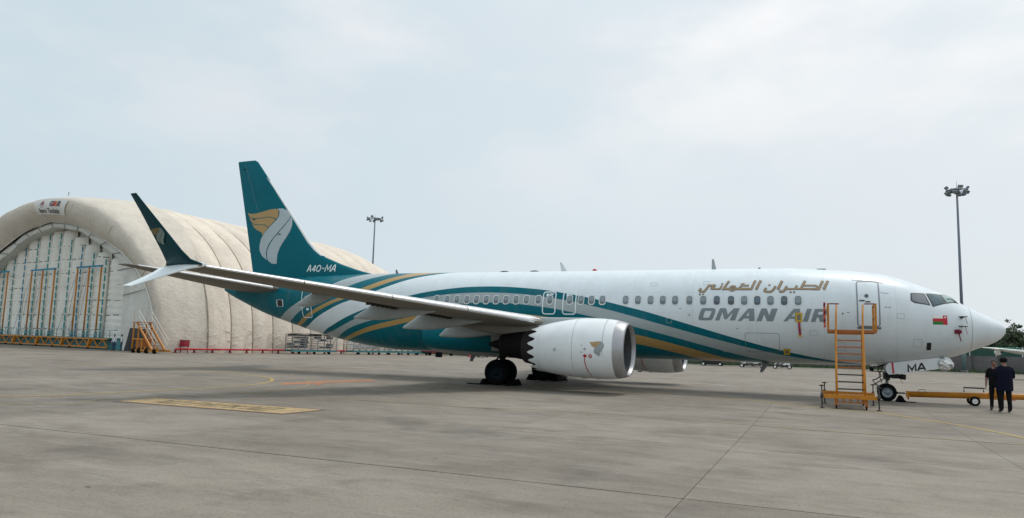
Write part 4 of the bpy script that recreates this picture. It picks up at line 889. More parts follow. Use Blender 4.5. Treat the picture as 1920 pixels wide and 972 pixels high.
# nose gear
for y in (-.215, .215): wheel('nose_wheel', (-4.11, y, .345), .345, .20, M['tyre'], M['rim'], plane)
b_ = MB(); b_.cyl((-4.11, 0, .345), (-4.08, 0, 1.0), .06, .06, 12); b_.cyl((-4.08, 0, .82), (-4.0, 0, 1.6), .095, .10, 12); b_.cyl((-4.11, -.2, .345), (-4.11, .2, .345), .05, n=10)
ng = b_.build('nose_gear_strut', M['gear'], plane)
b_ = MB(); b_.cyl((-4.12, -.22, 1.02), (-3.62, -.22, .98), .085, n=12); b_.cyl((-3.62, -.22, .98), (-3.44, -.22, .965), .105, n=12); b_.cyl((-4.12, .22, 1.02), (-3.62, .22, .98), .085, n=12); b_.box((-4.22, -.28, .90), (-3.98, .28, 1.12)); b_.box((-3.95, -.30, .90), (-3.72, -.12, 1.12)); b_.build('steering_actuator', M['gear_dark'], ng)
b_ = MB(); b_.bar((-4.17, 0, .45), (-4.52, 0, .66), .16, .045); b_.bar((-4.52, 0, .66), (-4.12, 0, .92), .16, .045); b_.cyl((-4.52, -.12, .66), (-4.52, .12, .66), .03, n=8); b_.box((-4.46, -.12, .42), (-4.30, .12, .58)); b_.build('torque_link', M['gear'], ng)
b_ = MB(); b_.tube([(-4.16, -.12, 1.42), (-4.40, -.22, 1.36), (-4.42, -.24, 1.18), (-4.30, -.2, .98), (-4.46, -.18, .86), (-4.62, -.18, .80)], .022, 6); b_.tube([(-4.62, -.18, .80), (-4.50, -.2, .62)], .016, 6); b_.tube([(-4.2, .1, 1.4), (-4.36, .05, 1.0), (-4.28, .02, .7)], .018, 6); b_.build('hydraulic_hose', M['rubber'], ng)
b_ = MB(); b_.cyl((-4.0, 0, 1.05), (-3.0, 0, 1.75), .05, n=8); b_.build('drag_brace', M['gear'], ng)
b_ = MB(); b_.bar((-3.66, -.31, .92), (-3.56, -.31, .72), .05, .015); b_.build('warning_streamer', M['red_cloth'], ng)
b_ = MB(); b_.box((-3.93, -.10, .30), (-3.72, .10, .38)); b_.cyl((-3.93, -.09, .34), (-3.7, -.02, .34), .02, n=6); b_.build('tow_fitting', M['gear_dark'], ng)
def gear_door(sd):
    out = [(-4.06, 1.05), (-4.14, 1.16), (-4.17, 1.30), (-4.14, 1.42), (-4.06, 1.50), (-3.5, 1.60), (-2.30, 1.775), (-2.34, 1.335), (-2.9, 1.235), (-3.5, 1.12)]
    b_ = MB(); b_.prism([(x, sd*.50, z) for x, z in out], (0, sd*.035, 0)); o = b_.build('nose_gear_door', M['nacelle'], plane); bevel(o, .008)
    if sd < 0:
        yy = -.537
        b_ = MB(); b_.poly([(-3.93, yy, 1.10), (-3.86, yy, 1.11), (-3.89, yy, 1.525), (-3.96, yy, 1.515)]); b_.build('door_stripe', M['red'], o)
        b_ = MB(); k = 0
        def q(a, b): return (-3.385+a*.27+b*.0, 1.185+b*.275+(-3.385+a*.27+3.385)*.19)
        for i, (x0, st) in enumerate(((0., [[(0, 0), (.0, 1), (.5, .25), (1, 1), (1, 0)]]), (.33, [[(0, 0), (.45, 1), (.55, 1), (1, 0)], [(.2, .3), (.8, .3)]]))):
            for s_ in st:
                pts = [(-3.375+x0+a*.255, 1.185+b*.255+(x0+a*.255)*.17) for a, b in s_]; rb = ribbon(pts, .066)
                decal_mesh(b_, [rb], 0, -1, 0, step=.5, gridstep=1., surf=lambda vs, off, sd_: np.stack([vs[:, 0], np.full(len(vs), yy-.0005*k), vs[:, 1]], -1)); k += 1
        b_.build('door_letters', M['black'], o)
    return o
gear_door(-1); gear_door(1)
# ================================================================ THINGS ROUND THE AIRLINER
# yellow static port covers taped to the skin, each a frame with a streamer
def port_cover(s0, s1, z0, z1, label, streamer):
    c = fpt((s0+s1)/2, float(v_of((s0+s1)/2, z0)), -1, .03)
    t_ = thing('sensor_cover', c, label, 'sensor cover')
    b_ = MB(); fdecal(b_, [sz([(s0, z0), (s1, z0), (s1, z1), (s0, z1)]), sz([(s0+.055, z0+.06), (s1-.055, z0+.06), (s1-.055, z1-.05), (s0+.055, z1-.05)])], .022)
    fdecal(b_, [sz([(s0-.03, z1-.02), (s1+.03, z1-.02), (s1+.03, z1+.02), (s0-.03, z1+.02)])], .026)
    b_.build('cover_frame', M['yellow'], t_)
    b_ = MB(); fdecal(b_, [sz([(s0+.05, z0+.055), (s1-.05, z0+.055), (s1-.05, z1-.045), (s0+.05, z1-.045)])], .014); b_.build('cover_pad', M['title_edge'], t_)
    if streamer:
        top = fpt((s0+s1)/2, float(v_of((s0+s1)/2, z0)), -1, .03); b_ = MB()
        pts = [fpt((s0+s1)/2-.03*q, float(v_of((s0+s1)/2, z0-.52*q)), -1, .035+.02*math.sin(5*q)) for q in np.linspace(0, 1, 7)]
        P = [[p+np.array([-.045, 0, 0]), p+np.array([.045, 0, 0])] for p in pts]; b_.grid(P); b_.build('streamer', M['red_cloth'], t_)
        b_ = MB(); e = pts[-1]; b_.box(e+np.array([-.07, -.02, -.05]), e+np.array([.07, .012, .0])); b_.build('streamer_tag', M['yellow'], t_)
port_cover(7.16, 7.40, 3.02, 3.36, 'yellow square cover with a long red streamer taped over the grey lettering', True)
port_cover(7.65, 7.89, 1.72, 1.94, 'small yellow cover without streamer low on the belly where the teal stripe narrows', False)
# chocks
def chock(loc, L, h, w, label, rot=0., strap=False):
    t_ = thing('wheel_chock', loc, label, 'wheel chock', 'rubber wheel chocks'); x, y, z = loc
    c, s = math.cos(rot), math.sin(rot)
    def q(a, b, d): return (x+a*c-b*s, y+a*s+b*c, d)
    b_ = MB(); pr = [(-w/2, 0), (w/2, 0), (w/2*.55, h*.55), (w*.12, h), (-w*.12, h), (-w/2*.55, h*.55)]
    b_.add([q(a, -L/2, d) for a, d in pr]+[q(a, L/2, d) for a, d in pr], [(5, 4, 3, 2, 1, 0), tuple(range(6, 12))]+[(i, (i+1) % 6, 6+(i+1) % 6, 6+i) for i in range(6)])
    o = b_.build('chock_block', M['rubber'], t_); bevel(o, .015, 1)
    b_ = MB(); b_.tube([q(0, -L/2, h*.5), q(0, -L/2-.08, h*.55), q(.1, -L/2-.10, h*.35), q(.2, -L/2-.08, .02)], .014, 6); b_.build('chock_rope', M['charcoal'], t_)
    if strap:
        b_ = MB(); b_.tube([q(-w*.4, -L/2, .03), q(-w, -L/2-.05, .02), q(-w*2.2, -L/2+.05, .02)], .03, 6); b_.build('chock_strap', M['rubber'], t_)
chock((-20.33, -2.86, 0), 1.1, .26, .36, 'black chock behind the near main wheels, its strap lying on the concrete', 0, True)
chock((-19.07, -2.86, 0), 1.1, .26, .36, 'black chock in front of the near main wheels')
chock((-20.33, 2.86, 0), 1.3, .30, .42, 'black chock behind the far main wheels, seen under the engine')
chock((-18.95, 2.86, 0), 1.5, .32, .5, 'black chock in front of the far main wheels, seen under the engine')
chock((-3.64, -.1, 0), .62, .24, .36, 'small black chock pushed against the front of the nose wheel', 0)
b_ = MB(); b_.box((-3.52, -.34, .0), (-3.12, -.26, .03)); o = b_.build('rubber_strip', M['rubber'], base=(-3.3, -.3, 0)); tag(o, 'flat black strip lying on the concrete beyond the nose wheel chock', 'strip')
# foil round the tip of the nose gear door
foil_t = tag(None, None) if False else None
P = []
rng = np.random.RandomState(3); K = rng.uniform(.82, 1.12, (9, 14))
for i, th in enumerate(np.linspace(0, math.pi, 9)):
    P.append([(-2.12+.30*K[i, k]*math.sin(th)*math.cos(ph), -.50+.17*K[i, k]*math.sin(th)*math.sin(ph), 1.54+.27*K[i, k]*math.cos(th)) for k, ph in enumerate(np.linspace(0, 2*math.pi, 15)[:-1])])
o = MB().grid(P, 0, False, True).build('foil_wrap', M['foil'], base=(-2.12, -.5, 1.3)); tag(o, 'crumpled silver foil wrapped round the front tip of the nose gear door', 'foil')
# ---- access stand
st = thing('access_stand', (-5.6, -4.8, 0), 'amber wheeled access stand with ladder and railed platform under the forward door', 'access stand')
XL, XR = -6.03, -5.16
def prt(b_, name, m='orange', par=None): return b_.build(name, M[m], par or st)
for y in (-5.98, -3.58): b_ = MB(); b_.bar((-6.49, y, .40), (-4.75, y, .40), .10, .12); prt(b_, 'base_beam')
for x in (XL-.02, XR+.02): b_ = MB(); b_.bar((x, -5.98, .335), (x, -3.58, .335), .09, .10); prt(b_, 'base_rail')
b_ = MB(); b_.box((XL+.05, -5.92, .46), (XR-.05, -5.3, .475)); prt(b_, 'base_tread')
for x in (XL, XR):
    b_ = MB(); b_.bar((x, -5.95, .25), (x+.05, -3.90, 2.66), .065, .13); ls = prt(b_, 'ladder_stringer')
    b_ = MB(); b_.tube([(x, -5.95, .45), (x+.0, -5.75, 1.25), (x+.06, -4.05, 3.10), (x+.09, -3.85, 3.60)], .033, 8); prt(b_, 'ladder_handrail')
    b_ = MB(); b_.bar((x+.04, -3.62, .34), (x+.05, -3.62, 2.60), .075, .075); prt(b_, 'support_post')
    b_ = MB(); b_.bar((x+.02, -5.0, .36), (x+.05, -3.7, 2.2), .05, .05); prt(b_, 'diagonal_brace')
for k in range(10):
    t_ = (k+.7)/10.2; y = -5.95+2.05*t_; z = .25+2.41*t_
    b_ = MB(); b_.box((XL+.035, y-.07, z-.03), (XR+.045-.035, y+.07, z+.014)); prt(b_, 'ladder_tread', 'orange_dark' if k > 3 or k < 1 else 'steel')
for k in range(3): b_ = MB(); b_.bar((XL+.2+.22*k, -5.9, .20), (XL+.2+.22*k, -5.9, .36), .05, .03); prt(b_, 'under_bracket')
b_ = MB(); b_.bar((XL, -5.96, .22), (XR, -5.96, .22), .03, .04); prt(b_, 'lower_crossbar', 'orange_dark')
# platform
PL0, PL1 = -6.26, -4.64
b_ = MB(); b_.box((PL0, -3.92, 2.61), (PL1, -2.55, 2.66)); prt(b_, 'platform_floor', 'steel')
b_ = MB(); b_.bar((PL0, -3.95, 2.63), (PL1, -3.95, 2.63), .06, .11); prt(b_, 'platform_edge', 'orange_dark')
b_ = MB(); b_.bar((PL0, -2.52, 2.63), (PL1, -2.52, 2.63), .06, .11); prt(b_, 'platform_edge', 'orange_dark')
for x, xi in ((PL0+.03, -5.86), (PL1-.03, -5.03)):
    for y in (-3.93, -2.55): b_ = MB(); b_.bar((x, y, 2.66), (x, y, 3.64), .07, .07); prt(b_, 'rail_post')
    b_ = MB(); b_.bar((x, -3.93, 3.62), (x, -2.55, 3.62), .05, .05); prt(b_, 'side_rail')
    b_ = MB(); b_.bar((x, -3.93, 3.15), (x, -2.55, 3.15), .04, .04); prt(b_, 'side_rail')
    b_ = MB(); b_.bar((x, -3.93, 3.625), (xi, -3.93, 3.625), .04, .04); prt(b_, 'top_rail', 'dark_red')
b_ = MB(); b_.box((-6.385, -4.02, 2.76), (-6.315, -3.86, 3.67)); hb = prt(b_, 'hazard_board', 'red')
for k in range(6): b_ = MB(); z = 2.80+k*.145; b_.poly([(-6.387, -4.023, z), (-6.313, -4.023, z+.07), (-6.313, -4.023, z+.13), (-6.387, -4.023, z+.06)]); b_.build('hazard_stripe', M['charcoal' if k % 2 else 'orange'], hb)
# outrigger jacks and castors
for x, y in ((-6.49, -6.02), (-6.40, -3.56), (-4.77, -6.02), (-4.80, -3.56)):
    b_ = MB(); b_.cyl((x, y, .03), (x, y, .74), .022, n=10); b_.cyl((x, y, 0), (x, y, .03), .085, .07, 14); b_.cyl((x, y, .34), (x, y, .50), .05, n=10)
    j = prt(b_, 'screw_jack', 'steel'); b_ = MB(); b_.bar((x-.10, y, .74), (x+.10, y, .74), .022, .022); b_.cyl((x, y, .74), (x, y, .775), .05, n=8); b_.build('jack_handle', M['steel'], j)
for x, y in ((XL-.02, -5.93), (XR+.02, -5.93), (XL+.0, -3.75), (XR+.02, -3.75)):
    b_ = MB(); b_.cyl((x-.025, y, .07), (x+.025, y, .07), .07, n=14); c_ = prt(b_, 'castor_wheel', 'rubber')
    b_ = MB(); b_.box((x-.045, y-.05, .08), (x+.045, y+.05, .30)); b_.build('castor_fork', M['orange_dark'], c_)
# ---- tow bar
tb = thing('tow_bar', (-.6, -.1, 0), 'long amber tow bar on small wheels chained to the nose gear', 'tow bar')
b_ = MB(); b_.tube([(-3.36, -.1, .31), (4.2, -.1, .50)], .115, 20); b_.build('bar_tube', M['orange'], tb)
b_ = MB(); b_.box((-3.44, -.20, .20), (-3.30, 0, .43)); b_.box((-3.40, -.14, .10), (-3.34, -.06, .22)); b_.build('bar_head', M['orange'], tb)
for k in range(6):
    x = -3.74+.052*k; b_ = MB(); b_.tube([(x+.045*math.cos(a), -.1+(.03*math.sin(a) if k % 2 else 0), .335+(0 if k % 2 else .03*math.sin(a))) for a in np.linspace(0, 6.283, 11)[:-1]], .013, 6, closed=True); b_.build('chain_link', M['steel'], tb)
b_ = MB(); b_.tube([(-3.0, -.1, .43), (-3.0, -.1, .50), (-2.78, -.1, .51), (-2.78, -.1, .435)], .012, 6); b_.build('lifting_handle', M['steel'], tb)
b_ = MB(); b_.tube([(-1.5, -.30, .50), (-1.5, -.32, .66), (-.86, -.32, .66), (-.86, -.3, .52)], .022, 8); b_.bar((-1.52, -.32, .675), (-.78, -.32, .675), .07, .035); b_.build('hand_rail', M['steel'], tb)
b_ = MB(); b_.prism([(-1.0, -.24, .30), (-.72, -.24, .28), (-.10, -.24, .70), (-.22, -.24, .82)], (0, .28, 0)); b_.prism([(-.75, -.26, .40), (-.30, -.26, .40), (-.12, -.26, .80), (-.22, -.26, .82)], (0, .32, 0)); b_.build('axle_arm', M['orange'], tb)
b_ = MB(); b_.box((-.55, -.28, .26), (.15, .08, .34)); b_.build('axle_plate', M['orange_dark'], tb)
for y in (-.42, .22):
    o = wheel('transport_wheel', (-1.17, y, .175), .175, .10, M['tyre'], M['white_flat'], tb)
b_ = MB(); b_.cyl((-1.17, -.42, .175), (-1.17, .22, .175), .03, n=8); b_.bar((-1.17, -.1, .175), (-.9, -.1, .34), .08, .06); b_.build('axle', M['orange_dark'], tb)
# ---- people
def person(name, base, facing, label, pose, sub=2, hand=True):
    """pose: joints in a body frame (x right, y forward, z up, metres)"""
    J = pose['J']; c, s = math.cos(facing), math.sin(facing)
    root = thing(name, base, label, 'person')
    def W(p): return Vector((p[0]*c-p[1]*s, p[0]*s+p[1]*c, p[2]))
    names = list(J.keys()); bmx = bmesh.new(); vs = {}
    for n in names: vs[n] = bmx.verts.new(W(J[n][0]))
    for a, b in pose['E']: bmx.edges.new((vs[a], vs[b]))
    me = bpy.data.meshes.new('tmp'); bmx.to_mesh(me); bmx.free()
    o = bpy.data.objects.new('tmp', me); COL.objects.link(o); md = o.modifiers.new('s', 'SKIN'); md.use_smooth_shade = True
    for i, n in enumerate(names):
        r = J[n][1]; me.skin_vertices[0].data[i].radius = r if isinstance(r, tuple) else (r, r); me.skin_vertices[0].data[i].use_root = (n == 'pelvis')
    m2 = o.modifiers.new('d', 'SUBSURF'); m2.levels = sub; m2.render_levels = sub
    dg = bpy.context.evaluated_depsgraph_get(); m_ = bpy.data.meshes.new_from_object(o.evaluated_get(dg)); m_.name = 'body'
    bpy.data.objects.remove(o); ob = bpy.data.objects.new('body', m_); COL.objects.link(ob); ob.parent = root
    mats_ = pose['mats']; m_.materials.clear()
    for k in mats_: m_.materials.append(M[k])
    segs = [(np.array(W(J[a][0])), np.array(W(J[b][0])), pose['C'].get(b, 0)) for a, b in pose['E']]
    cz = pose.get('cuffs', {})
    for f in m_.polygons:
        p = np.array(f.center); best = (9, 0)
        for a, b, k in segs:
            d = b-a; t_ = np.clip((p-a)@d/(d@d+1e-9), 0, 1); e = np.linalg.norm(p-a-d*t_)
            if e < best[0]: best = (e, k)
        f.material_index = best[1]; f.use_smooth = True
    def at(n): return W(J[n][0])
    return root, W, at
def stand_pose(h=1.0, arms='front', sh=(1, 1), legw=.10, mats=('navy', 'navy', 'skin', 'shoe')):
    # material slots: 0 top, 1 trousers, 2 skin, 3 shoes
    J = {'pelvis': ((0, 0, .95), (.155, .12)), 'waist': ((0, .01, 1.10), (.15, .115)), 'chest': ((0, .01, 1.30), (.175, .125)), 'neckb': ((0, .0, 1.46), (.10, .08)), 'neck': ((0, .015, 1.54), .058), 'jaw': ((0, .045, 1.60), (.068, .082)), 'head': ((0, .03, 1.67), (.078, .098)), 'crown': ((0, .015, 1.735), (.066, .080))}
    E = [('pelvis', 'waist'), ('waist', 'chest'), ('chest', 'neckb'), ('neckb', 'neck'), ('neck', 'jaw'), ('jaw', 'head'), ('head', 'crown')]
    C = {'waist': 0, 'chest': 0, 'neckb': 0, 'neck': 2, 'jaw': 2, 'head': 2, 'crown': 2}
    for sd, s in (('l', -1), ('r', 1)):
        J['sh'+sd] = ((s*.185, 0, 1.42), .072); E.append(('neckb', 'sh'+sd)); C['sh'+sd] = 0
        if arms == 'front': el, wr = (s*.245, .03, 1.16), (s*.08, .24, 1.10)
        elif arms == 'fold': el, wr = (s*.24, .06, 1.17), (-s*.03, .22, 1.19)
        else: el, wr = (s*.25, -.01, 1.15), (s*.26, .08, .92)
        J['el'+sd] = (el, .052); J['wr'+sd] = (wr, .033); E += [('sh'+sd, 'el'+sd), ('el'+sd, 'wr'+sd)]; C['el'+sd] = 0; C['wr'+sd] = 2 if mats[0] == 'charcoal' else 0
        d = np.array(wr)-np.array(el); d /= np.linalg.norm(d); k = np.array(wr)+d*.075; J['pa'+sd] = (tuple(k), (.036, .020)); E.append(('wr'+sd, 'pa'+sd)); C['pa'+sd] = 2
        up_ = np.array([0, 0, 1.0]); sdv = np.cross(d, up_) if abs(d[2]) < .8 else np.array([0, 1.0, 0]); sdv /= np.linalg.norm(sdv); fan = np.cross(sdv, d) if abs(d[2]) < .8 else sdv
        for i, (o_, L) in enumerate(((-.027, .062), (-.009, .075), (.009, .072), (.027, .056))):
            a = k+fan*o_+d*.025; b = a+d*L*.6; c2 = b+d*L*.3-np.array([0, 0, .018]); nm = f'f{i}{sd}'
            J[nm+'a'] = (tuple(a), .010); J[nm+'b'] = (tuple(b), .009); J[nm+'c'] = (tuple(c2), .0075); E += [('pa'+sd, nm+'a'), (nm+'a', nm+'b'), (nm+'b', nm+'c')]
            for q in 'abc': C[nm+q] = 2
        tq = np.array(wr)+d*.03+fan*.038; t2 = tq+d*.035+fan*.018; J['t'+sd+'a'] = (tuple(tq), .012); J['t'+sd+'b'] = (tuple(t2), .009); E += [('wr'+sd, 't'+sd+'a'), ('t'+sd+'a', 't'+sd+'b')]; C['t'+sd+'a'] = 2; C['t'+sd+'b'] = 2
        J['hip'+sd] = ((s*.095, 0, .88), (legw+.01, legw+.012)); J['kn'+sd] = ((s*.115, .015, .49), legw*.74); J['an'+sd] = ((s*.125, -.02, .10), legw*.58); J['he'+sd] = ((s*.125, -.04, .05), .046); J['ba'+sd] = ((s*.135, .10, .040), (.048, .036)); J['to'+sd] = ((s*.14, .17, .034), (.040, .028))
        E += [('pelvis', 'hip'+sd), ('hip'+sd, 'kn'+sd), ('kn'+sd, 'an'+sd), ('an'+sd, 'he'+sd), ('an'+sd, 'ba'+sd), ('ba'+sd, 'to'+sd)]
        for q, k_ in (('hip', 1), ('kn', 1), ('an', 1), ('he', 3), ('ba', 3), ('to', 3)): C[q+sd] = k_
    J = {n: (tuple(np.array(p)*h), tuple(np.array(r)*h) if isinstance(r, tuple) else r*h) for n, (p, r) in J.items()}
    return {'J': J, 'E': E, 'C': C, 'mats': mats}
def face_bits(root, W, h, hairmat='hair', face=True, cap=None):
    hd = np.array((0, .03, 1.67))*h
    if face:
        for s in (-1, 1):
            b_ = MB(); p = np.array(W(hd+np.array([s*.032, .088, .012])*h)); b_.sphere(p, .013*h, 8, 6); o = b_.build('eye', M['black'], None); o.parent = root
            b_ = MB(); p = np.array(W(hd+np.array([s*.082, -.01, -.005])*h)); b_.sphere(p, (.014*h, .024*h, .036*h), 8, 6); o = b_.build('ear', M['skin'], None); o.parent = root
        b_ = MB(); b_.tube([np.array(W(hd+np.array([0, .092, .012])*h)), np.array(W(hd+np.array([0, .115, -.030])*h))], [.010*h, .017*h], 8); o = b_.build('nose', M['skin'], None); o.parent = root
        b_ = MB(); b_.tube([np.array(W(hd+np.array([x, .088-abs(x)*.3, -.062])*h)) for x in (-.028, 0, .028)], .007*h, 6); o = b_.build('mouth', M['dark_red'], None); o.parent = root
    P = []
    for i, th in enumerate(np.linspace(0, 1.9, 8)):
        P.append([np.array(W(hd+np.array([(.088)*math.sin(th)*math.cos(ph), -.012+(.112)*math.sin(th)*math.sin(ph)*(1 if math.sin(ph) < 0 else (.95 if th < 1.05 else .62)), .018+.098*math.cos(th)])*h)) for ph in np.linspace(0, 2*math.pi, 19)[:-1]])
    b_ = MB().grid(P, 0, True, True); o = b_.build('hair', M[hairmat], None); o.parent = root
def child_of(root, b_, name, m):
    o = b_.build(name, M[m], None); o.parent = root; return o
# man with his back to the camera in a long dark jacket and dark head cloth
h = 1.045; PA = (-.75, -3.30, 0)
ps = stand_pose(h, 'front', mats=('navy', 'charcoal', 'skin', 'shoe'), legw=.105)
rA, WA, atA = person('person', PA, R(12), 'person in dark navy jacket and black head cloth with back turned by the tow bar', ps)
P = []
for z, w_, d_ in ((1.47, .15, .10), (1.40, .225, .145), (1.28, .245, .165), (1.10, .235, .16), (.95, .24, .165), (.80, .245, .17), (.70, .248, .172)):
    P.append([np.array(WA(np.array([w_*math.cos(a)*(1+.03*math.sin(3*a+z*9)), .01+d_*math.sin(a), z])*h)) for a in np.linspace(0, 2*math.pi, 25)[:-1]])
child_of(rA, MB().grid(P, 0, True, True), 'jacket', 'navy')
for s in (-1, 1):
    b_ = MB(); p = [np.array(WA(np.array(q)*h)) for q in ((s*.19, 0, 1.43), (s*.245, .0, 1.30), (s*.262, .025, 1.15), (s*.19, .14, 1.10), (s*.10, .22, 1.10))]; b_.tube(p, [.075*h, .076*h, .066*h, .056*h, .046*h], 12); child_of(rA, b_, 'sleeve', 'navy')
P = []
for th in np.linspace(0, 2.35, 10): P.append([np.array(WA(np.array([.108*math.sin(th)*math.cos(ph)*(1+.05*math.sin(5*ph+3*th)), .012+.125*math.sin(th)*math.sin(ph), 1.690+.105*math.cos(th)])*h)) for ph in np.linspace(0, 2*math.pi, 21)[:-1]])
child_of(rA, MB().grid(P, 0, True, True), 'head_cloth', 'charcoal')
face_bits(rA, WA, h, 'hair')
# second man beyond him, facing the camera
h2 = .985; PB = (-.87, -2.42, 0)
ps = stand_pose(h2, 'side', mats=('charcoal', 'charcoal', 'skin', 'shoe'))
rB, WB, atB = person('person', PB, R(165), 'person in dark clothes with bare forearms half hidden behind the man in navy jacket', ps)
face_bits(rB, WB, h2)
P = []
for z, w_, d_ in ((1.47, .14, .09), (1.40, .20, .13), (1.25, .205, .14), (1.05, .19, .13), (.88, .195, .135)):
    P.append([np.array(WB(np.array([w_*math.cos(a), .01+d_*math.sin(a), z])*h2)) for a in np.linspace(0, 2*math.pi, 21)[:-1]])
child_of(rB, MB().grid(P, 0, True, True), 'shirt', 'charcoal')
# ================================================================ INFLATABLE HANGAR
HO = np.array([-63.5, 18.5, 0.0]); HA = R(10)
HF = np.array([math.cos(HA), -math.sin(HA), 0]); HW = np.array([math.sin(HA), math.cos(HA), 0]); HZ = np.array([0, 0, 1.0])
def hp(u, w, z): return HO+HF*u+HW*w+HZ*z
def fabric(name, col, stain, seam=0.0):
    m = bpy.data.materials.new(name); m.use_nodes = True; t = m.node_tree; b = t.nodes['Principled BSDF']; g = N(t, 'ShaderNodeNewGeometry'); P = g.outputs['Position']
    def noise(scale, vec, det=6, ro=.6):
        mp_ = N(t, 'ShaderNodeMapping'); t.links.new(P, mp_.inputs[0]); mp_.inputs['Scale'].default_value = vec
        n = N(t, 'ShaderNodeTexNoise'); t.links.new(mp_.outputs[0], n.inputs[0]); n.inputs['Scale'].default_value = scale; n.inputs['Detail'].default_value = det; n.inputs['Roughness'].default_value = ro; return n.outputs[0]
    c = mix_col(t, map_range(t, noise(.25, (1, 1, 1)), .3, .7), tuple(x*.92 for x in col), tuple(x*1.06 for x in col))
    c = mix_col(t, math_node(t, 'MULTIPLY', map_range(t, noise(.9, (1.3, 1.3, .12), 8, .7), .46, .74), .42), c, stain)
    c = mix_col(t, math_node(t, 'MULTIPLY', map_range(t, noise(.45, (1, 1, .5), 8, .7), .55, .75), .30), c, tuple(x*.7 for x in stain))
    t.links.new(c, b.inputs['Base Color']); b.inputs['Roughness'].default_value = .82; b.inputs['Specular IOR Level'].default_value = .25
    h_ = math_node(t, 'ADD', noise(.7, (1, 1, .5), 5, .55), math_node(t, 'MULTIPLY', noise(2.6, (1, 1, 1.2), 5, .6), .45))
    bp = N(t, 'ShaderNodeBump'); bp.inputs['Strength'].default_value = .55; bp.inputs['Distance'].default_value = .30; t.links.new(h_, bp.inputs['Height']); t.links.new(bp.outputs[0], b.inputs['Normal'])
    return m
M['canvas'] = fabric('beige hangar membrane', (.74, .665, .565), (.54, .46, .37))
M['canvas_arch_shaded'] = fabric('portal membrane darkened as shade', (.64, .59, .51), (.44, .395, .33))  # darker copy of the hangar membrane, front face shade put into its colour
M['canvas_pale'] = fabric('pale lining membrane', (.64, .645, .60), (.42, .41, .36))
M['canvas_white'] = fabric('white door membrane', (.80, .79, .73), (.58, .55, .47))
M['crease_shade'] = mat('dark crease shade line', (.36, .305, .24), .9, var=.35, vs=.6)  # dark beige that paints the crease shade between the ribs
hangar = thing('inflatable_hangar', tuple(HO+HF*-24.5), 'huge beige inflatable aircraft hangar with white tube door behind the airliner tail', 'hangar')
UC, HWD, HH, EX = -24.5, 24.5, 16.9, 2.35
def arch(th, a, h, ex=EX):      # th 0 = right foot .. pi = left foot
    c, s = math.cos(th), math.sin(th); return a*np.sign(c)*abs(c)**(2/ex), h*abs(s)**(2/ex)
TH = np.linspace(0, math.pi, 57)
CR = [3.9+2.67*k for k in range(18)]
def gscale(w):
    k = 1.0-.06*min(1, max(0, (w-6)/30)); 
    if w > 31: k *= math.sqrt(max(0.02, 1-((w-31)/17.8)**2))
    return k
wr = np.random.RandomState(2)
for i in range(len(CR)-1):
    w0, w1 = CR[i], CR[i+1]; P = []; ph = wr.uniform(0, 6.28, 6)
    for t_ in np.linspace(0, 1, 8):
        w = w0+(w1-w0)*t_; kz = gscale(w); ka = 1-.35*(1-kz); bl = .34*math.sqrt(max(0, 1-(2*t_-1)**2)); row = []
        for th in TH:
            x, z = arch(th, HWD*ka, HH*kz*.985); nx, nz = arch(th, 1, 1.15); nl = math.hypot(nx, nz)
            sag = .10*math.sin(7*th+ph[0]+3*t_)*math.sin(3*t_+ph[1])+.05*math.sin(17*th+ph[2])*math.sin(5*t_+ph[3])
            low = math.exp(-z/1.6)*.22*math.sin(12*t_+ph[4]+z*3.5)*math.sin(math.pi*t_)
            k_ = bl+sag*math.sin(math.pi*t_)+low
            row.append(hp(UC+x+nx/nl*k_, w, max(0, z+nz/nl*k_)))
        P.append(row)
    MB().grid(P).build('inflated_rib', M['canvas'], hangar)
    b_ = MB(); b_.tube([hp(UC+arch(th, HWD*(1-.35*(1-gscale(w0))), HH*gscale(w0)*.985)[0]*1.002, w0+.02, arch(th, HWD, HH*gscale(w0)*.985)[1]+.02) for th in TH], .042, 5); b_.build('rib_crease_line', M['crease_shade'], hangar)  # dark tube along each crease, standing in for its shade
    # tied skirt folds at the foot of each seam
    b_ = MB()
    for q in range(5):
        z0 = .3+.42*q+wr.uniform(-.1, .1); L = wr.uniform(.5, 1.1); sgn = 1 if q % 2 else -1
        x, z = arch(math.asin(min(1, (z0/HH))**(EX/2)), HWD, HH)
        p0 = hp(UC+x+.10, w0+.05*sgn, z0); p1 = hp(UC+x+.36, w0+L*sgn, z0+wr.uniform(.1, .5)); b_.tube([p0, (p0+p1)/2+HF*.02, p1], [.02, .045, .01], 6)
    b_.build('skirt_fold', M['canvas'], hangar)
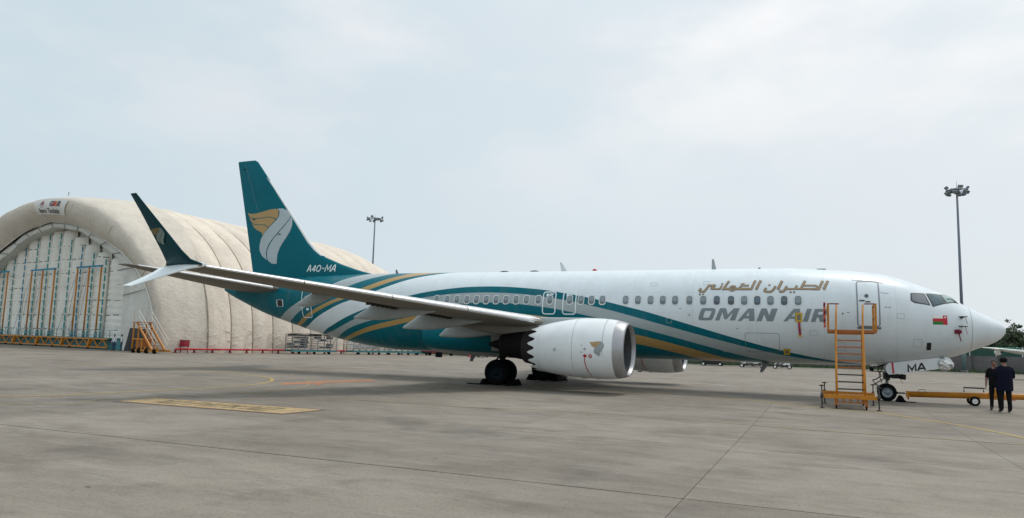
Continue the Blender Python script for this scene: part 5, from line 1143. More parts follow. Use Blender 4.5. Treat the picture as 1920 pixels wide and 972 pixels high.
# portal: three curves (outer, crease, inner opening)
def outer(th): x, z = arch(th, HWD, HH+.5, 2.3); return UC+x, z
def half_curve(pts):
    p = np.array(pts, float); d = np.r_[0, np.cumsum(np.linalg.norm(np.diff(p, axis=0), axis=1))]; d /= d[-1]; fx, fz = pchip(d, p[:, 0]), pchip(d, p[:, 1])
    def f(th):
        k = th/(math.pi/2); sg = 1 if k <= 1 else -1; k = k if k <= 1 else 2-k; return UC+sg*float(fx(k)), float(fz(k))
    return f
crease = half_curve([(22.3, 0), (22.2, 3.1), (21.3, 5.2), (19.4, 7.4), (16, 9.7), (10.4, 12.0), (5, 13.6), (0, 14.2)])
inner = half_curve([(16.1, 0), (16.05, 4), (15.8, 7), (15.0, 8.7), (13.2, 9.9), (10, 11.2), (6, 12.7), (0, 13.6)])
P = []
for th in TH:
    o_ = np.array(outer(th)); c_ = np.array(crease(th)); row = []
    for r in np.linspace(0, 1, 13):
        q = c_+(o_-c_)*r; bl = 1.9*math.sin(math.pi*min(1, .06+r*.80))**.75*(.12+.88*math.sin(th)**.9) if r < 1 else 0
        wv = 4.9*max(0, (r-.72)/.28)**1.5
        wob = .07*math.sin(31*th+r*2)+.05*math.sin(13*th+5*r)
        row.append(hp(q[0], -bl+wv-.2+wob*(.2+r), q[1]))
    P.append(row)
MB().grid(P).build('portal_arch', M['canvas_arch_shaded'], hangar)
P = []
for th in TH:
    i_ = np.array(inner(th)); c_ = np.array(crease(th)); row = []
    for r in np.linspace(0, 1, 7): q = i_+(c_-i_)*r; row.append(hp(q[0], -.2-.35*math.sin(math.pi*r*.5)*(1-r)-.05+.5*(1-r)*0+.06*math.sin(23*th+4*r), q[1]))
    P.append(row)
MB().grid(P).build('portal_lining', M['canvas_pale'], hangar)
P = [[hp(*(lambda q: (q[0], w, q[1]))(inner(th))) for w in np.linspace(-.25, 2.6, 4)] for th in TH]
MB().grid(P).build('portal_reveal', M['canvas_pale'], hangar)
b_ = MB(); b_.tube([hp(crease(th)[0], -.62, crease(th)[1]) for th in TH], .07, 6); b_.build('portal_piping', M['canvas_white'], hangar)
for th in np.linspace(.35, 2.8, 15):
    a = np.array(inner(th)); c_ = np.array(crease(th)); b_ = MB(); b_.tube([hp(a[0], -.32, a[1]), hp(c_[0], -.66, c_[1])], .035, 5); b_.build('lacing', M['strap_grey'], hangar)
# radial creases along the right side of the portal
b_ = MB()
for th in np.linspace(.12, 1.35, 13):
    o_ = np.array(outer(th)); c_ = np.array(crease(th)); p = []
    for r in np.linspace(.05, .55, 6):
        q = c_+(o_-c_)*r; bl = 1.9*math.sin(math.pi*min(1, .06+r*.80))**.75*(.12+.88*math.sin(th)**.9); p.append(hp(q[0], -bl-.2, q[1]+.5*r))
    b_.tube(p, [.02, .06, .07, .06, .04, .015], 5)
b_.build('membrane_seam', M['canvas_arch_shaded'], hangar)
b_ = MB(); q = hp(UC+1.5, .3, HH+.35); b_.cyl(q, q+HZ*.32, .03, n=6); b_.cyl(q+HZ*.32, q+HZ*.40, .06, n=8); b_.build('roof_beacon', M['steel'], hangar)
# black sheet painting in the unlit doorway opening at the right jamb
b_ = MB(); b_.prism([hp(-6.4, -.95, 0), hp(-2.8, -.95, 0), hp(-3.0, -.95, 2.2), hp(-5.6, -.95, 2.25), hp(-6.0, -.95, 1.0)], HW*.12); b_.build('doorway_dark_sheet', M['black'], hangar)
# ---- door: vertical inflated tubes
door = thing('tube_door', tuple(hp(-26, .9, 0)), 'white hangar door of tall inflated tubes laced with teal webbing', 'door')
edges = [-42.4, -40.0, -38.33, -36.57, -33.6, -30.5, -27.61, -24.8, -22.43, -19.9, -17.3, -14.67, -9.0]
edges = [-43.5, -41.2, -38.6, -36.0, -33.3, -30.4, -27.61, -25.0, -22.43, -19.9, -17.3, -14.67, -8.6]
tops = [10.2, 11.3, 12.1, 12.9, 13.7, 13.6, 13.55, 13.5, 12.5, 11.5, 10.5, 9.8]
DW = 1.5
for i in range(12):
    u0, u1, tp = edges[i], edges[i+1], tops[i]; P = []
    tp = min(tp, max(inner(math.acos(np.clip((( (u0+u1)/2-UC)/16.1), -1, 1)))[1], 3) if False else tp)
    n = 13
    for k in range(n):
        a = k/(n-1); u = u0+(u1-u0)*a; d = .62*math.sin(math.pi*a)**.6 if 0 < a < 1 else 0
        row = []
        for z in np.concatenate([np.linspace(1.05, tp-.7, 40), tp-.7+.7*np.sin(np.linspace(0, math.pi/2, 7)[1:])]):
            top_k = math.sqrt(max(0, 1-max(0, (z-(tp-.7))/.7)**2)); pinch = .035*math.exp(-((((z-1.2) % 1.58)-.79)/.07)**2)
            dd = d*(.35+.65*top_k)-pinch*(1 if d > .1 else 0)+.03*math.sin(9*z+i*2+a*3); uu = u if top_k > .99 else (u0+u1)/2+(u-(u0+u1)/2)*(.75+.25*top_k)
            row.append(hp(uu, DW-dd*1.3, z))
        row.append(hp((u0+u1)/2+(u-(u0+u1)/2)*.7, DW+.2, tp-.02)); P.append(row)
    MB().grid(P).build('door_tube', M['canvas_white'], door)
    # webbing dashes up the seam
    if i > 0:
        b_ = MB(); z = 1.2; kk = 0
        while z < min(tops[i-1], tp)-.3:
            b_.box((-.085, -.02, 0), (.085, .02, .66)); 
            for q in range(len(b_.v)-8, len(b_.v)): x, y, zz = b_.v[q]; b_.v[q] = tuple(hp(u0+x, DW-.62+y, z+zz))
            z += .86; kk += 1
        b_.build('teal_webbing', M['teal_strap'] if i not in (4, 9) else M['blue_strap'], door)
        b_ = MB(); b_.tube([hp(u0, DW-.40, 1.1), hp(u0, DW-.40, min(tops[i-1], tp)-.2)], .18, 8); b_.build('seam_band', M['canvas_white'], door)
    b_ = MB()
    for zz in np.arange(1.2+.79, tp-.6, 1.58):
        ph = wr.uniform(0, 1)
        for a0, a1 in ((.05, .30), (.45, .62), (.74, .95)):
            pp = [hp(u0+(u1-u0)*a, DW-.62*1.3*math.sin(math.pi*a)**.6+.04, zz+.04*math.sin(5*a+ph*6)) for a in np.linspace(a0, a1, 4)]; b_.tube(pp, .05, 5)
    b_.build('lashing_strap', M['strap_grey'], door)
b_ = MB(); b_.grid([[hp(UC+(inner(th)[0]-UC)*k, DW+.25, inner(th)[1]*k+.01) for k in (.02, .5, 1.03)] for th in TH]); b_.build('door_backing', M['canvas_pale'], door)
b_ = MB(); b_.prism([hp(-8.65, 1.2, 0), hp(-8.3, 1.2, 0), hp(-8.35, 1.2, 4.0), hp(-8.45, 1.2, 8.5), hp(-8.62, 1.2, 8.5)], HW*.3); b_.build('jamb_gap', M['black'], door)
# amber columns tied with blue beams
for us in ((-40.9, -38.0, -35.73), (-29.59, -26.9, -24.11), (-19.01, -16.54, -14.07)):
    for u in us:
        b_ = MB(); b_.cyl(hp(u, DW-1.35, 1.1), hp(u, DW-1.35, 8.75), .085, n=8); c_ = b_.build('amber_column', M['orange'], door)
        b_ = MB(); b_.cyl(hp(u, DW-1.35, 1.05), hp(u, DW-1.35, 1.75), .15, n=8); b_.build('column_foot', M['teal_panel'], c_)
    b_ = MB(); b_.bar(hp(us[0]-.2, DW-1.35, 8.78), hp(us[2]+.2, DW-1.35, 8.82), .16, .16); b_.build('blue_beam', M['blue_strap'], door)
    for u in us[:2]:
        b_ = MB(); b_.tube([hp(u-3.4, DW-1.3, 1.6), hp(u-.1, DW-1.3, 8.5)], .022, 4); b_.tube([hp(u-1.2, DW-1.3, 3.2), hp(u-.1, DW-1.3, 8.5)], .022, 4); b_.build('guy_wire', M['grey_steel'], door)
# rolling truss at the foot of the door
TW = -.9
for z, y0, y1 in ((1.06, -43, -9.6), (.22, -43, -9.6)):
    b_ = MB(); b_.bar(hp(y0, TW, z), hp(y1, TW, z), .14, .14); b_.build('truss_chord', M['orange'], door)
    b_ = MB(); b_.bar(hp(y0, TW+1.0, z), hp(y1, TW+1.0, z), .12, .12); b_.build('truss_chord', M['orange'], door)
for k, u in enumerate(np.arange(-43, -9.7, 1.86)):
    b_ = MB(); b_.bar(hp(u, TW, .25), hp(u+.93, TW, 1.03), .09, .09); b_.bar(hp(u+.93, TW, 1.03), hp(min(u+1.86, -9.6), TW, .25), .09, .09); b_.build('truss_web', M['orange'], door)
    if k % 3 == 1:
        b_ = MB(); b_.bar(hp(u, TW, .2), hp(u+.35, TW, 1.1), .30, .26); b_.build('truss_bracket', M['orange'], door)
    if k % 2 == 0:
        b_ = MB(); b_.cyl(hp(u, TW-.08, .13), hp(u, TW+.10, .13), .13, n=10); b_.build('truss_wheel', M['rubber'], door)
b_ = MB(); b_.bar(hp(-43, .0, 1.10), hp(-9.6, .0, 1.13), 1.9, .08); b_.build('walkway', M['teal_panel'], door)
for z in (1.45, 1.95):
    b_ = MB(); b_.bar(hp(-43, TW, z), hp(-9.0, TW, z+.02), .045, .045); b_.build('guard_rail', M['grey_steel'], door)
for u in np.arange(-43, -9, 1.35): b_ = MB(); b_.bar(hp(u, TW, 1.1), hp(u, TW, 1.97), .05, .05); b_.build('guard_post', M['grey_steel'], door)
b_ = MB(); b_.box((0, 0, 0), (1, 1, 1)); b_.v = [tuple(hp(-43.4+35.2*x, -.35+.3*y, .02+1.02*z)) for x, y, z in b_.v]; b_.build('base_panel', M['teal_panel'], door)
# ---- sign sheet on the portal arch
def arch_pt(th, r, off=0.):
    o_ = np.array(outer(th)); c_ = np.array(crease(th)); q = c_+(o_-c_)*r; bl = 1.9*math.sin(math.pi*min(1, .06+r*.80))**.75*(.12+.88*math.sin(th)**.9)+off; return hp(q[0], -bl-.2-.06, q[1]+off*.35)
def th_of(u):
    lo, hi_ = .01, math.pi-.01
    for _ in range(50):
        m_ = (lo+hi_)/2
        if (outer(m_)[0]+crease(m_)[0])/2 > u: lo = m_
        else: hi_ = m_
    return lo
SU0, SU1, SR0, SR1 = -25.2, -18.3, .20, .70
sign = thing('sign', tuple(arch_pt(th_of(-23), .5)), 'pale sheet sign with a red arrow emblem and dark lettering on the hangar arch', 'sign')
def sp(a, b, off=.03): return arch_pt(th_of(SU0+(SU1-SU0)*a), SR0+(SR1-SR0)*b, off)
P = [[sp(a, b, .04) for b in np.linspace(0, 1, 8)] for a in np.linspace(0, 1, 16)]
M['sheet'] = mat('pale vinyl sheet', (.74, .74, .71), .6, var=.06, vs=.8)
MB().grid(P).build('sign_sheet', M['sheet'], sign)
def sdecal(loops, name, m):
    b_ = MB()
    for lp in loops: decal_mesh(b_, lp, .10, -1, 0, step=.3, gridstep=.4, surf=lambda vs, off, sd: np.array([sp(x/7.2, y/2.2, off) for x, y in vs]))
    return b_.build(name, m, sign)
def text_loops(txt, x, y, size, sx=1.0, shear=0., bold=.0):
    cu = bpy.data.curves.new('t', 'FONT'); cu.body = txt; cu.size = size; cu.shear = shear; cu.offset = bold; cu.resolution_u = 2
    o = bpy.data.objects.new('t', cu); COL.objects.link(o); dg = bpy.context.evaluated_depsgraph_get(); me = bpy.data.meshes.new_from_object(o.evaluated_get(dg)); bpy.data.objects.remove(o)
    return [(x+v.co.x*sx, y+v.co.y) for v in me.vertices], [tuple(p.vertices) for p in me.polygons]
def stext(txt, x, y, size, sx, name, m, shear=0., bold=0., off=.10):
    V, F = text_loops(txt, x, y, size, sx, shear, bold); b_ = MB(); b_.add([sp(a/7.2, b/2.2, off) for a, b in V], F); return b_.build(name, m, sign)
M['sign_navy'] = mat('navy sign print', (.022, .03, .075), .6); M['sign_dark'] = mat('dark grey sign print', (.045, .05, .055), .6); M['sign_red'] = mat('red sign print', (.50, .03, .045), .6); M['sign_orange'] = mat('orange sign print', (.62, .20, .03), .6)
stext('G', 3.62, 1.10, 1.05, 1.10, 'sign_letter', M['sign_navy'], .15, .03); stext('R', 5.35, 1.14, 1.05, 1.0, 'sign_letter', M['sign_navy'], .15, .03)
sdecal([[[(4.30, 1.10), (4.62, 1.85), (4.80, 1.85), (4.66, 1.45), (4.55, 1.10)]], [[(4.62, 1.12), (4.86, 1.88), (5.02, 1.60), (4.90, 1.12)]]], 'sign_letter_stroke', M['sign_red']); sdecal([[[(4.94, 1.50), (5.12, 1.88), (5.26, 1.88), (5.32, 1.12), (5.14, 1.12), (5.08, 1.50)]]], 'sign_letter_stroke', M['sign_orange'])
stext('Aero', .75, .18, .92, 1.03, 'sign_word', M['sign_dark'], 0., .012); stext('Technic', 3.05, .18, .92, 1.03, 'sign_word', M['sign_dark'], 0., .012)
sdecal([[[(1.25, 1.12), (2.15, 2.02), (1.80, 1.48), (1.62, 1.32)]], [[(1.86, 1.36), (2.20, 1.10), (2.02, 1.32), (1.92, 1.48)]]], 'sign_emblem', M['sign_navy']); sdecal([[[(1.86, 1.50), (2.16, 1.96), (2.20, 1.16), (2.02, 1.40)]]], 'sign_emblem', M['sign_red']); sdecal([[[(1.45, .90), (1.74, 1.12), (2.02, .92), (1.74, 1.03)]]], 'sign_emblem', M['sign_dark'])
# ---- things in front of the hangar
def scaffold_stairs():
    t_ = thing('mobile_stairs', tuple(hp(1.8, -3.2, 0)), 'orange mobile stairs of railed steps parked beside the dark hangar doorway', 'mobile stairs')
    y0, y1 = -3.6, -2.4
    hq = lambda u, w, z: hp(3.2+.75*u, w, z)
    for u in (-4.6, -3.5, -2.6, -1.9):
        zt = 2.7 if u < -4 else 2.7-(u+3.9)*1.05 if u > -3.6 else 2.7
        for y in (y0, y1): b_ = MB(); b_.bar(hq(u, y, .2), hq(u, y, zt), .09, .09); b_.build('post', M['orange'], t_)
    for y in (y0, y1):
        b_ = MB(); b_.bar(hq(-4.0, y, 2.75), hq(-.4, y, .35), .10, .16); b_.build('stringer', M['orange'], t_)
        b_ = MB(); b_.bar(hq(-3.6, y, 3.75), hq(.4, y, 1.15), .03, .03); b_.bar(hq(-3.6, y, 3.3), hq(.2, y, .8), .025, .025); b_.build('handrail', M['canvas'], t_)
        b_ = MB(); b_.bar(hq(-4.7, y, .25), hq(.8, y, .25), .12, .16); b_.bar(hq(-4.6, y, 1.25), hq(-2.4, y, 1.25), .09, .12); b_.build('base_rail', M['orange'], t_)
        b_ = MB(); b_.tube([hq(-4.7, y, 2.75), hq(-4.7, y, 3.9), hq(-3.7, y, 3.9), hq(-3.7, y, 2.75)], .02, 6); b_.build('guard_hoop', M['canvas'], t_)
    b_ = MB(); b_.box((0, 0, 0), (1, 1, 1)); b_.v = [tuple(hq(-4.8+1.5*x, -3.65+1.3*y, 2.72+.08*z)) for x, y, z in b_.v]; b_.build('landing', M['orange_dark'], t_)
    for k in range(9):
        u = -3.8+.38*k; z = 2.55-.27*k; b_ = MB(); b_.box((0, 0, 0), (1, 1, 1)); b_.v = [tuple(hq(u+.30*x, -3.6+1.2*y, z+.05*zz)) for x, y, zz in b_.v]; b_.build('step', M['orange_dark'], t_)
    for u in (-4.2, -3.0, -1.4, .3): b_ = MB(); b_.cyl(hq(u, -3.75, .2), hq(u, -3.55, .2), .2, n=12); b_.build('wheel', M['rubber'], t_)
    b_ = MB(); b_.box((0, 0, 0), (1, 1, 1)); b_.v = [tuple(hq(-4.4+1.6*x, -3.4+.8*y, .5+.75*z)) for x, y, z in b_.v]; b_.build('tank', M['orange_dark'], t_)
scaffold_stairs()
# low red pipe rail along the apron edge
rail = thing('pipe_rail', (-61.8, 24, 0), 'low red pipe rail on short posts running along the foot of the beige hangar', 'rail')
A = np.array([-63.2, 18.8, 0]); B = np.array([-59.4, 33.5, 0]); C = np.array([-50, 58, 0])
RP = [A+(B-A)*t_ for t_ in np.linspace(0, 1, 9)]+[B+(C-B)*t_ for t_ in np.linspace(0, 1, 13)[1:]]
for k in range(len(RP)-1):
    b_ = MB(); b_.cyl(RP[k]+HZ*.36, RP[k+1]+HZ*.36, .085, n=8); b_.build('pipe', M['red'], rail)
    b_ = MB(); b_.box(RP[k]+np.array([-.07, -.07, 0]), RP[k]+np.array([.07, .07, .32])); b_.box(RP[k]+np.array([-.16, -.16, 0]), RP[k]+np.array([.16, .16, .05])); b_.build('post', M['dark_red'], rail)
M['box_red'] = mat('crimson cabinet paint', (.30, .008, .025), .5)
t_ = thing('fire_box', (-63.0, 19.9, 0), 'red fire equipment box on thin legs at the end of the red pipe rail', 'fire box')
b_ = MB(); b_.box((-63.42, 19.43, .60), (-62.78, 20.07, 1.20)); o = b_.build('box', M['box_red'], t_); bevel(o, .04)
for x, y in ((-63.3, 19.5), (-62.9, 20.0)): b_ = MB(); b_.bar((x, y, 0), (x, y, .6), .06, .06); b_.build('leg', M['dark_red'], t_)
b_ = MB(); b_.box((-63.45, 19.40, 1.19), (-62.75, 20.10, 1.23)); b_.build('lid', M['dark_red'], t_)
# two racks of scaffold shelving on teal dollies
def rack(p0, p1, h, rows, cols, label, tarp):
    p0 = np.array(p0, float); p1 = np.array(p1, float); d = (p1-p0); L = np.linalg.norm(d); d /= L; n_ = np.array([-d[1], d[0], 0]); W_ = 1.4
    t_ = thing('scaffold_rack', tuple((p0+p1)/2), label, 'rack', 'racks of scaffold shelving on teal dollies')
    f = lambda a, b, z: p0+d*a*L+n_*b*W_+HZ*z
    for b in (0, 1):
        for k in range(cols+1): q = MB(); q.bar(f(k/cols, b, .45), f(k/cols, b, h), .06, .06); q.build('upright', M['grey_steel'], t_)
        for r in range(rows): z = .55+(h-.6)*(r+.4)/rows; q = MB(); q.bar(f(0, b, z), f(1, b, z), .05, .06); q.build('shelf_rail', M['grey_steel'], t_)
    q = MB()
    for k in range(0, cols, 3): q.bar(f(k/cols, 0, .5), f(min(1, (k+2)/cols), 0, h), .035, .035)
    q.build('cross_brace', M['grey_steel'], t_)
    rr = np.random.RandomState(int(L*10)); q = MB()
    for k in range(cols):
        for r in range(rows):
            if rr.rand() < .55: a = f((k+.1)/cols, .3, .6+(h-.6)*(r+.4)/rows); b = f((k+rr.uniform(.5, .9))/cols, .8, .6+(h-.6)*(r+.4)/rows+rr.uniform(.1, .25)); q.box(np.minimum(a, b), np.maximum(a, b)+.01)
    q.build('stored_boards', M['sheet'] if not tarp else M['strap_grey'], t_)
    if tarp:
        q = MB(); P = [[f(a, b, h+.05+.10*math.sin(9*a)*math.sin(4*b)) for b in np.linspace(-.15, 1.15, 5)] for a in np.linspace(-.06, 1.04, 16)]; q.grid(P); q.build('tarpaulin', M['steel'], t_)
    q = MB(); q.bar(f(0, 0, .36), f(1, 0, .36), .12, .2); q.bar(f(0, 1, .36), f(1, 1, .36), .12, .2); q.build('dolly_frame', M['teal_panel'], t_)
    for k in range(max(3, int(L/1.4))): q = MB(); c0 = f((k+.5)/max(3, int(L/1.4)), -.02, .15); q.cyl(c0, c0+n_*.12, .15, n=10); q.build('dolly_wheel', M['rubber'], t_)
rack((-58.4, 29.6, 0), (-56.3, 34.6, 0), 2.1, 6, 7, 'scaffold rack under a dark sheet on a teal dolly, left of the longer rack', True)
rack((-55.6, 36.8, 0), (-51.5, 47.5, 0), 2.0, 6, 13, 'long uncovered scaffold rack on teal dollies running behind the airliner tail', False)
t_ = thing('cart', (-49.5, 49, 0), 'long low red cart behind the rear belly of the airliner', 'cart')
b_ = MB(); b_.bar((-50.6, 47.6, .75), (-46.3, 53.6, .75), 1.5, .30); b_.build('cart_bed', M['red'], t_)
b_ = MB(); b_.bar((-51.8, 46.0, .5), (-44.5, 56.0, .5), 1.4, .12); b_.build('cart_chassis', M['dark_red'], t_)
for k in range(4): q = np.array([-51+2*k*.85, 46.2+2*k*1.2, .2]); b_ = MB(); b_.cyl(q, q+np.array([.16, -.11, 0]), .2, n=10); b_.build('wheel', M['rubber'], t_)
t_ = thing('tyre_stack', (-46.5, 40.4, 0), 'black rubber lump standing alone on the apron below the airliner rear belly', 'tyre')
b_ = MB()
for k in range(2): b_.tube([(-46.5+.28*math.cos(a), 40.4+.28*math.sin(a), .16+.28*k) for a in np.linspace(0, 6.283, 19)[:-1]], .16, 8, closed=True)
b_.build('tyre', M['tyre'], t_)
t_ = thing('traffic_cone', (-45.3, 46.0, 0), 'small red traffic cone seen under the airliner belly beside the drain mast', 'traffic cone')
b_ = MB(); b_.lathe([(0, .22), (.02, .2), (.62, .05), (.64, .0)], (-45.3, 46, .04), (0, 0, 1), 16, ref=(1, 0, 0)); b_.build('cone', M['red'], t_); b_ = MB(); b_.box((-45.55, 45.75, 0), (-45.05, 46.25, .04)); b_.build('cone_base', M['rubber'], t_)
b_ = MB(); b_.lathe([(0, .127), (.14, .09)], (-45.3, 46, .37), (0, 0, 1), 16, ref=(1, 0, 0)); b_.build('cone_band', M['white_flat'], t_)
def small_cart(p, L, col, label, name='trolley', foil=False):
    t_ = thing(name, p, label, 'trolley'); x, y, _ = p
    b_ = MB(); b_.box((x-L/2, y-.6, .28), (x+L/2, y+.6, .36)); b_.build('deck', M['steel'], t_)
    for sx in (-1, 1):
        for sy in (-1, 1): b_ = MB(); b_.cyl((x+sx*L*.38, y+sy*.55, .2), (x+sx*L*.38, y+sy*.65, .2), .2, n=14); o = b_.build('wheel', M['rubber'], t_); b_ = MB(); b_.cyl((x+sx*L*.38, y+sy*.66, .2), (x+sx*L*.38, y+sy*.67, .2), .12, n=10); b_.build('hub', M['white_flat'], o)
    if foil:
        K = np.random.RandomState(int(abs(x)*10)).uniform(.72, 1.12, (8, 16)); P = [[(x+L*.46*K[i, k]*math.sin(th)**.6*math.cos(ph), y+.55*K[i, k]*math.sin(th)**.6*math.sin(ph), .72-.58*math.cos(th)*K[i, k]) for k, ph in enumerate(np.linspace(0, 6.283, 17)[:-1])] for i, th in enumerate(np.linspace(.02, math.pi-.02, 8))]
        MB().grid(P, 0, False, True).build('foil_wrapped_load', M['foil'], t_)
    else:
        b_ = MB(); b_.box((x-L*.42, y-.62, .12), (x+L*.42, y+.5, 1.05)); o = b_.build('load', M[col], t_); bevel(o, .06)
    b_ = MB(); b_.bar((x-L/2, y-.3, .36), (x-L/2-.9, y-.3, .12), .05, .05); b_.build('drawbar', M['steel'], t_)
small_cart((-44.4, 47.0, 0), 1.5, 'black', 'dark low trolley on the apron between the main gear and the drain mast')
small_cart((-17.4, 48.5, 0), 2.3, 'black', 'black box trolley with a white hub seen below the belly right of the far engine')
small_cart((-13.2, 47.4, 0), 2.6, 'foil', 'wider foil wrapped trolley seen below the belly left of the belly antenna', foil=True)
small_cart((-10.2, 46.6, 0), 1.8, 'foil', 'narrower foil wrapped trolley seen below the belly right of the belly antenna', foil=True)
# pickup truck seen between the stand and the nose gear
t_ = thing('pickup_truck', (-1.2, 51.5, 0), 'white pickup truck far behind the nose gear, facing the camera', 'pickup truck')
x, y = -1.0, 51.5
b_ = MB(); b_.box((x-.85, y-2.4, .45), (x+.85, y+2.4, .95)); o = b_.build('body', M['white_flat'], t_); bevel(o, .08)
b_ = MB(); b_.add([(x-.78, y-1.1, .95), (x+.78, y-1.1, .95), (x+.78, y+.7, .95), (x-.78, y+.7, .95), (x-.66, y-.6, 1.60), (x+.66, y-.6, 1.60), (x+.66, y+.5, 1.60), (x-.66, y+.5, 1.60)], [(3, 2, 1, 0), (4, 5, 6, 7), (0, 1, 5, 4), (1, 2, 6, 5), (2, 3, 7, 6), (3, 0, 4, 7)]); b_.build('cab', M['white_flat'], t_)
b_ = MB(); b_.poly([(x-.68, y-1.09, 1.0), (x+.68, y-1.09, 1.0), (x+.60, y-.68, 1.53), (x-.60, y-.68, 1.53)]); b_.build('windscreen', M['glass_dark'], t_)
b_ = MB(); b_.box((x-.84, y-2.46, .42), (x+.84, y-2.38, .60)); b_.build('bumper', M['black'], t_)
b_ = MB(); b_.box((x-.45, y-2.43, .64), (x+.45, y-2.39, .80)); b_.build('grille', M['steel'], t_)
for s in (-1, 1): b_ = MB(); b_.box((x+s*.66-.14, y-2.43, .66), (x+s*.66+.14, y-2.385, .82)); b_.build('headlight', M['foil'], t_)
for sx in (-1, 1):
    for yy in (-1.5, 1.5): b_ = MB(); b_.cyl((x+sx*.72, y+yy, .33), (x+sx*.88, y+yy, .33), .33, n=16); b_.build('wheel', M['tyre'], t_)
# far people by the hangar door
for (px, fa, lb) in (((-70.0, 17.6, 0), 20, 'left of two people in white shirts and blue trousers by the hangar door'), ((-69.1, 17.7, 0), -30, 'right of two people in white shirts and blue trousers by the hangar door')):
    hh = .90; ps = stand_pose(hh, 'side', mats=('shirt_w', 'blue_cloth', 'skin', 'shoe')); r_, W_, _a = person('person', px, R(fa+170), lb, ps, sub=1); face_bits(r_, W_, hh); r_['group'] = 'people by the hangar door'
# ---- floodlight masts
M['kerb_dark'] = mat('grey mast footing', (.12, .12, .115), .9); M['mast_teal'] = mat('muted teal mast paint', (.085, .15, .15), .6)
def mast(base, h, label, ring_r, n=12):
    t_ = thing('floodlight_mast', base, label, 'floodlight mast', 'floodlight masts'); x, y, _ = base
    b_ = MB(); b_.cyl((x, y, 0), (x, y, h), h*.0095, h*.0048, 14); b_.build('pole', M['mast'], t_)
    b_ = MB(); b_.cyl((x, y, 0), (x, y, .3), h*.018, h*.018, 14); b_.build('pole_base', M['kerb_dark'], t_)
    b_ = MB(); b_.cyl((x, y, 0.3), (x, y, 2.7), h*.0108, h*.0104, 14); b_.build('painted_band', M['mast_teal'], t_)
    b_ = MB(); b_.tube([(x+ring_r*math.cos(a), y+ring_r*math.sin(a), h-.15) for a in np.linspace(0, 6.283, 25)[:-1]], .06, 6, closed=True)
    for a in np.linspace(0, 6.283, 7)[:-1]: b_.bar((x, y, h-.05), (x+ring_r*math.cos(a), y+ring_r*math.sin(a), h-.15), .05, .07)
    b_.cyl((x, y, h-.5), (x, y, h+.15), .30, .22, 12); b_.build('lamp_ring', M['mast'], t_)
    for k in range(n):
        a = 2*math.pi*k/n+.2; d = np.array([math.cos(a), math.sin(a), 0]); c = np.array([x, y, h-.15])+d*ring_r; up_ = k % 3 == 0
        z0 = .30 if up_ else -.28; b_ = MB(); b_._obox(c+np.array([0, 0, z0]), np.array([.11, .24, .17]), np.stack([d*.8-HZ*.6, np.array([-d[1], d[0], 0]), d*.6+HZ*.8], 1), 0); b_.bar(c, c+np.array([0, 0, z0]), .05, .05); o = b_.build('floodlight', M['mast'], t_); 
        b_ = MB(); b_._obox(c+np.array([0, 0, z0])+(d*.8-HZ*.6)*.115, np.array([.008, .20, .14]), np.stack([d*.8-HZ*.6, np.array([-d[1], d[0], 0]), d*.6+HZ*.8], 1), 0); b_.build('lamp_glass', M['grey_steel'], o)
    b_ = MB(); b_.cyl((x, y, h), (x, y, h+1.0), .03, .01, 6); b_.build('lightning_rod', M['mast'], t_)
mast((7.66, 59.3, 0), 20.2, 'tall floodlight mast rising behind the airliner nose at right', 1.05)
dirL = np.array([-79.77, 75.6])-CAM[:2]; dirL /= np.linalg.norm(dirL); qL = CAM[:2]+dirL*152
mast((qL[0], qL[1], 0), 1.89+20.9*152/131+.6, 'distant floodlight mast rising behind the hangar roof at left', 1.6)
# ---- perimeter: verge, wall of precast panels, green screen, trees
V0 = [(-400, 60), (-120, 52), (-60, 50.5), (-17, 49.2), (7, 57.5), (14, 58.2), (60, 58.6), (400, 60)]
mb = MB()
M['verge'] = mat('dry grass soil', (.075, .095, .045), .95, var=.3, vs=.5, dirt=.5, dirtcol=(.16, .14, .10), ds=1.5)
V = [(x, y+1.6) for x, y in V0]
mb.add([(x, y, .006) for x, y in V]+[(x, 420, .006) for x, y in V], [(i, i+1, len(V)+i+1, len(V)+i) for i in range(len(V)-1)]); o = mb.build('grass_verge', M['verge'], fix=False); o['kind'] = 'structure'
b_ = MB()
for i in range(len(V0)-1): 
    (xa, ya), (xb, yb) = V0[i], V0[i+1]
    b_.prism([(xa, ya+.6, 0), (xb, yb+.6, 0), (xb, yb+1.6, 0), (xa, ya+1.6, 0)], (0, 0, .05))
M['kerb'] = mat('pale kerb concrete', (.33, .32, .30), .85, var=.1)
o = b_.build('kerb_strip', M['kerb']); o['kind'] = 'structure'
M['grass'] = mat('grass blades', (.055, .10, .030), .8, var=.45, vs=.6)
rg = np.random.RandomState(8); b_ = MB(); vs_ = []; fs_ = []
xs_ = [p[0] for p in V]; ys_ = [p[1] for p in V]
for k in range(14000):
    x = rg.uniform(-60, 24); y = np.interp(x, xs_, ys_)+.2+abs(rg.normal(0, 3.2)); hh = rg.uniform(.12, .38)*(1.8 if rg.rand() < .12 else 1); a = rg.uniform(0, 3.14); w_ = rg.uniform(.05, .14); dx, dy = math.cos(a)*w_, math.sin(a)*w_; lx, ly = rg.normal(0, .08, 2); n0 = len(vs_)
    vs_ += [(x-dx, y-dy, 0), (x+dx, y+dy, 0), (x+lx, y+ly, hh)]; fs_.append((n0, n0+1, n0+2))
b_.add(vs_, fs_); o = b_.build('grass', M['grass'], fix=False); tag(o, 'uneven green grass growing on the verge before the boundary wall', 'grass', kind='stuff')
wall = thing('boundary_wall', (8, 60.3, 0), 'stained grey precast concrete boundary wall beyond the airliner nose', 'wall')
M['precast'] = mat('stained precast concrete', (.135, .13, .132), .9, var=.16, vs=.7, dirt=.6, dirtcol=(.075, .085, .065), ds=.5)
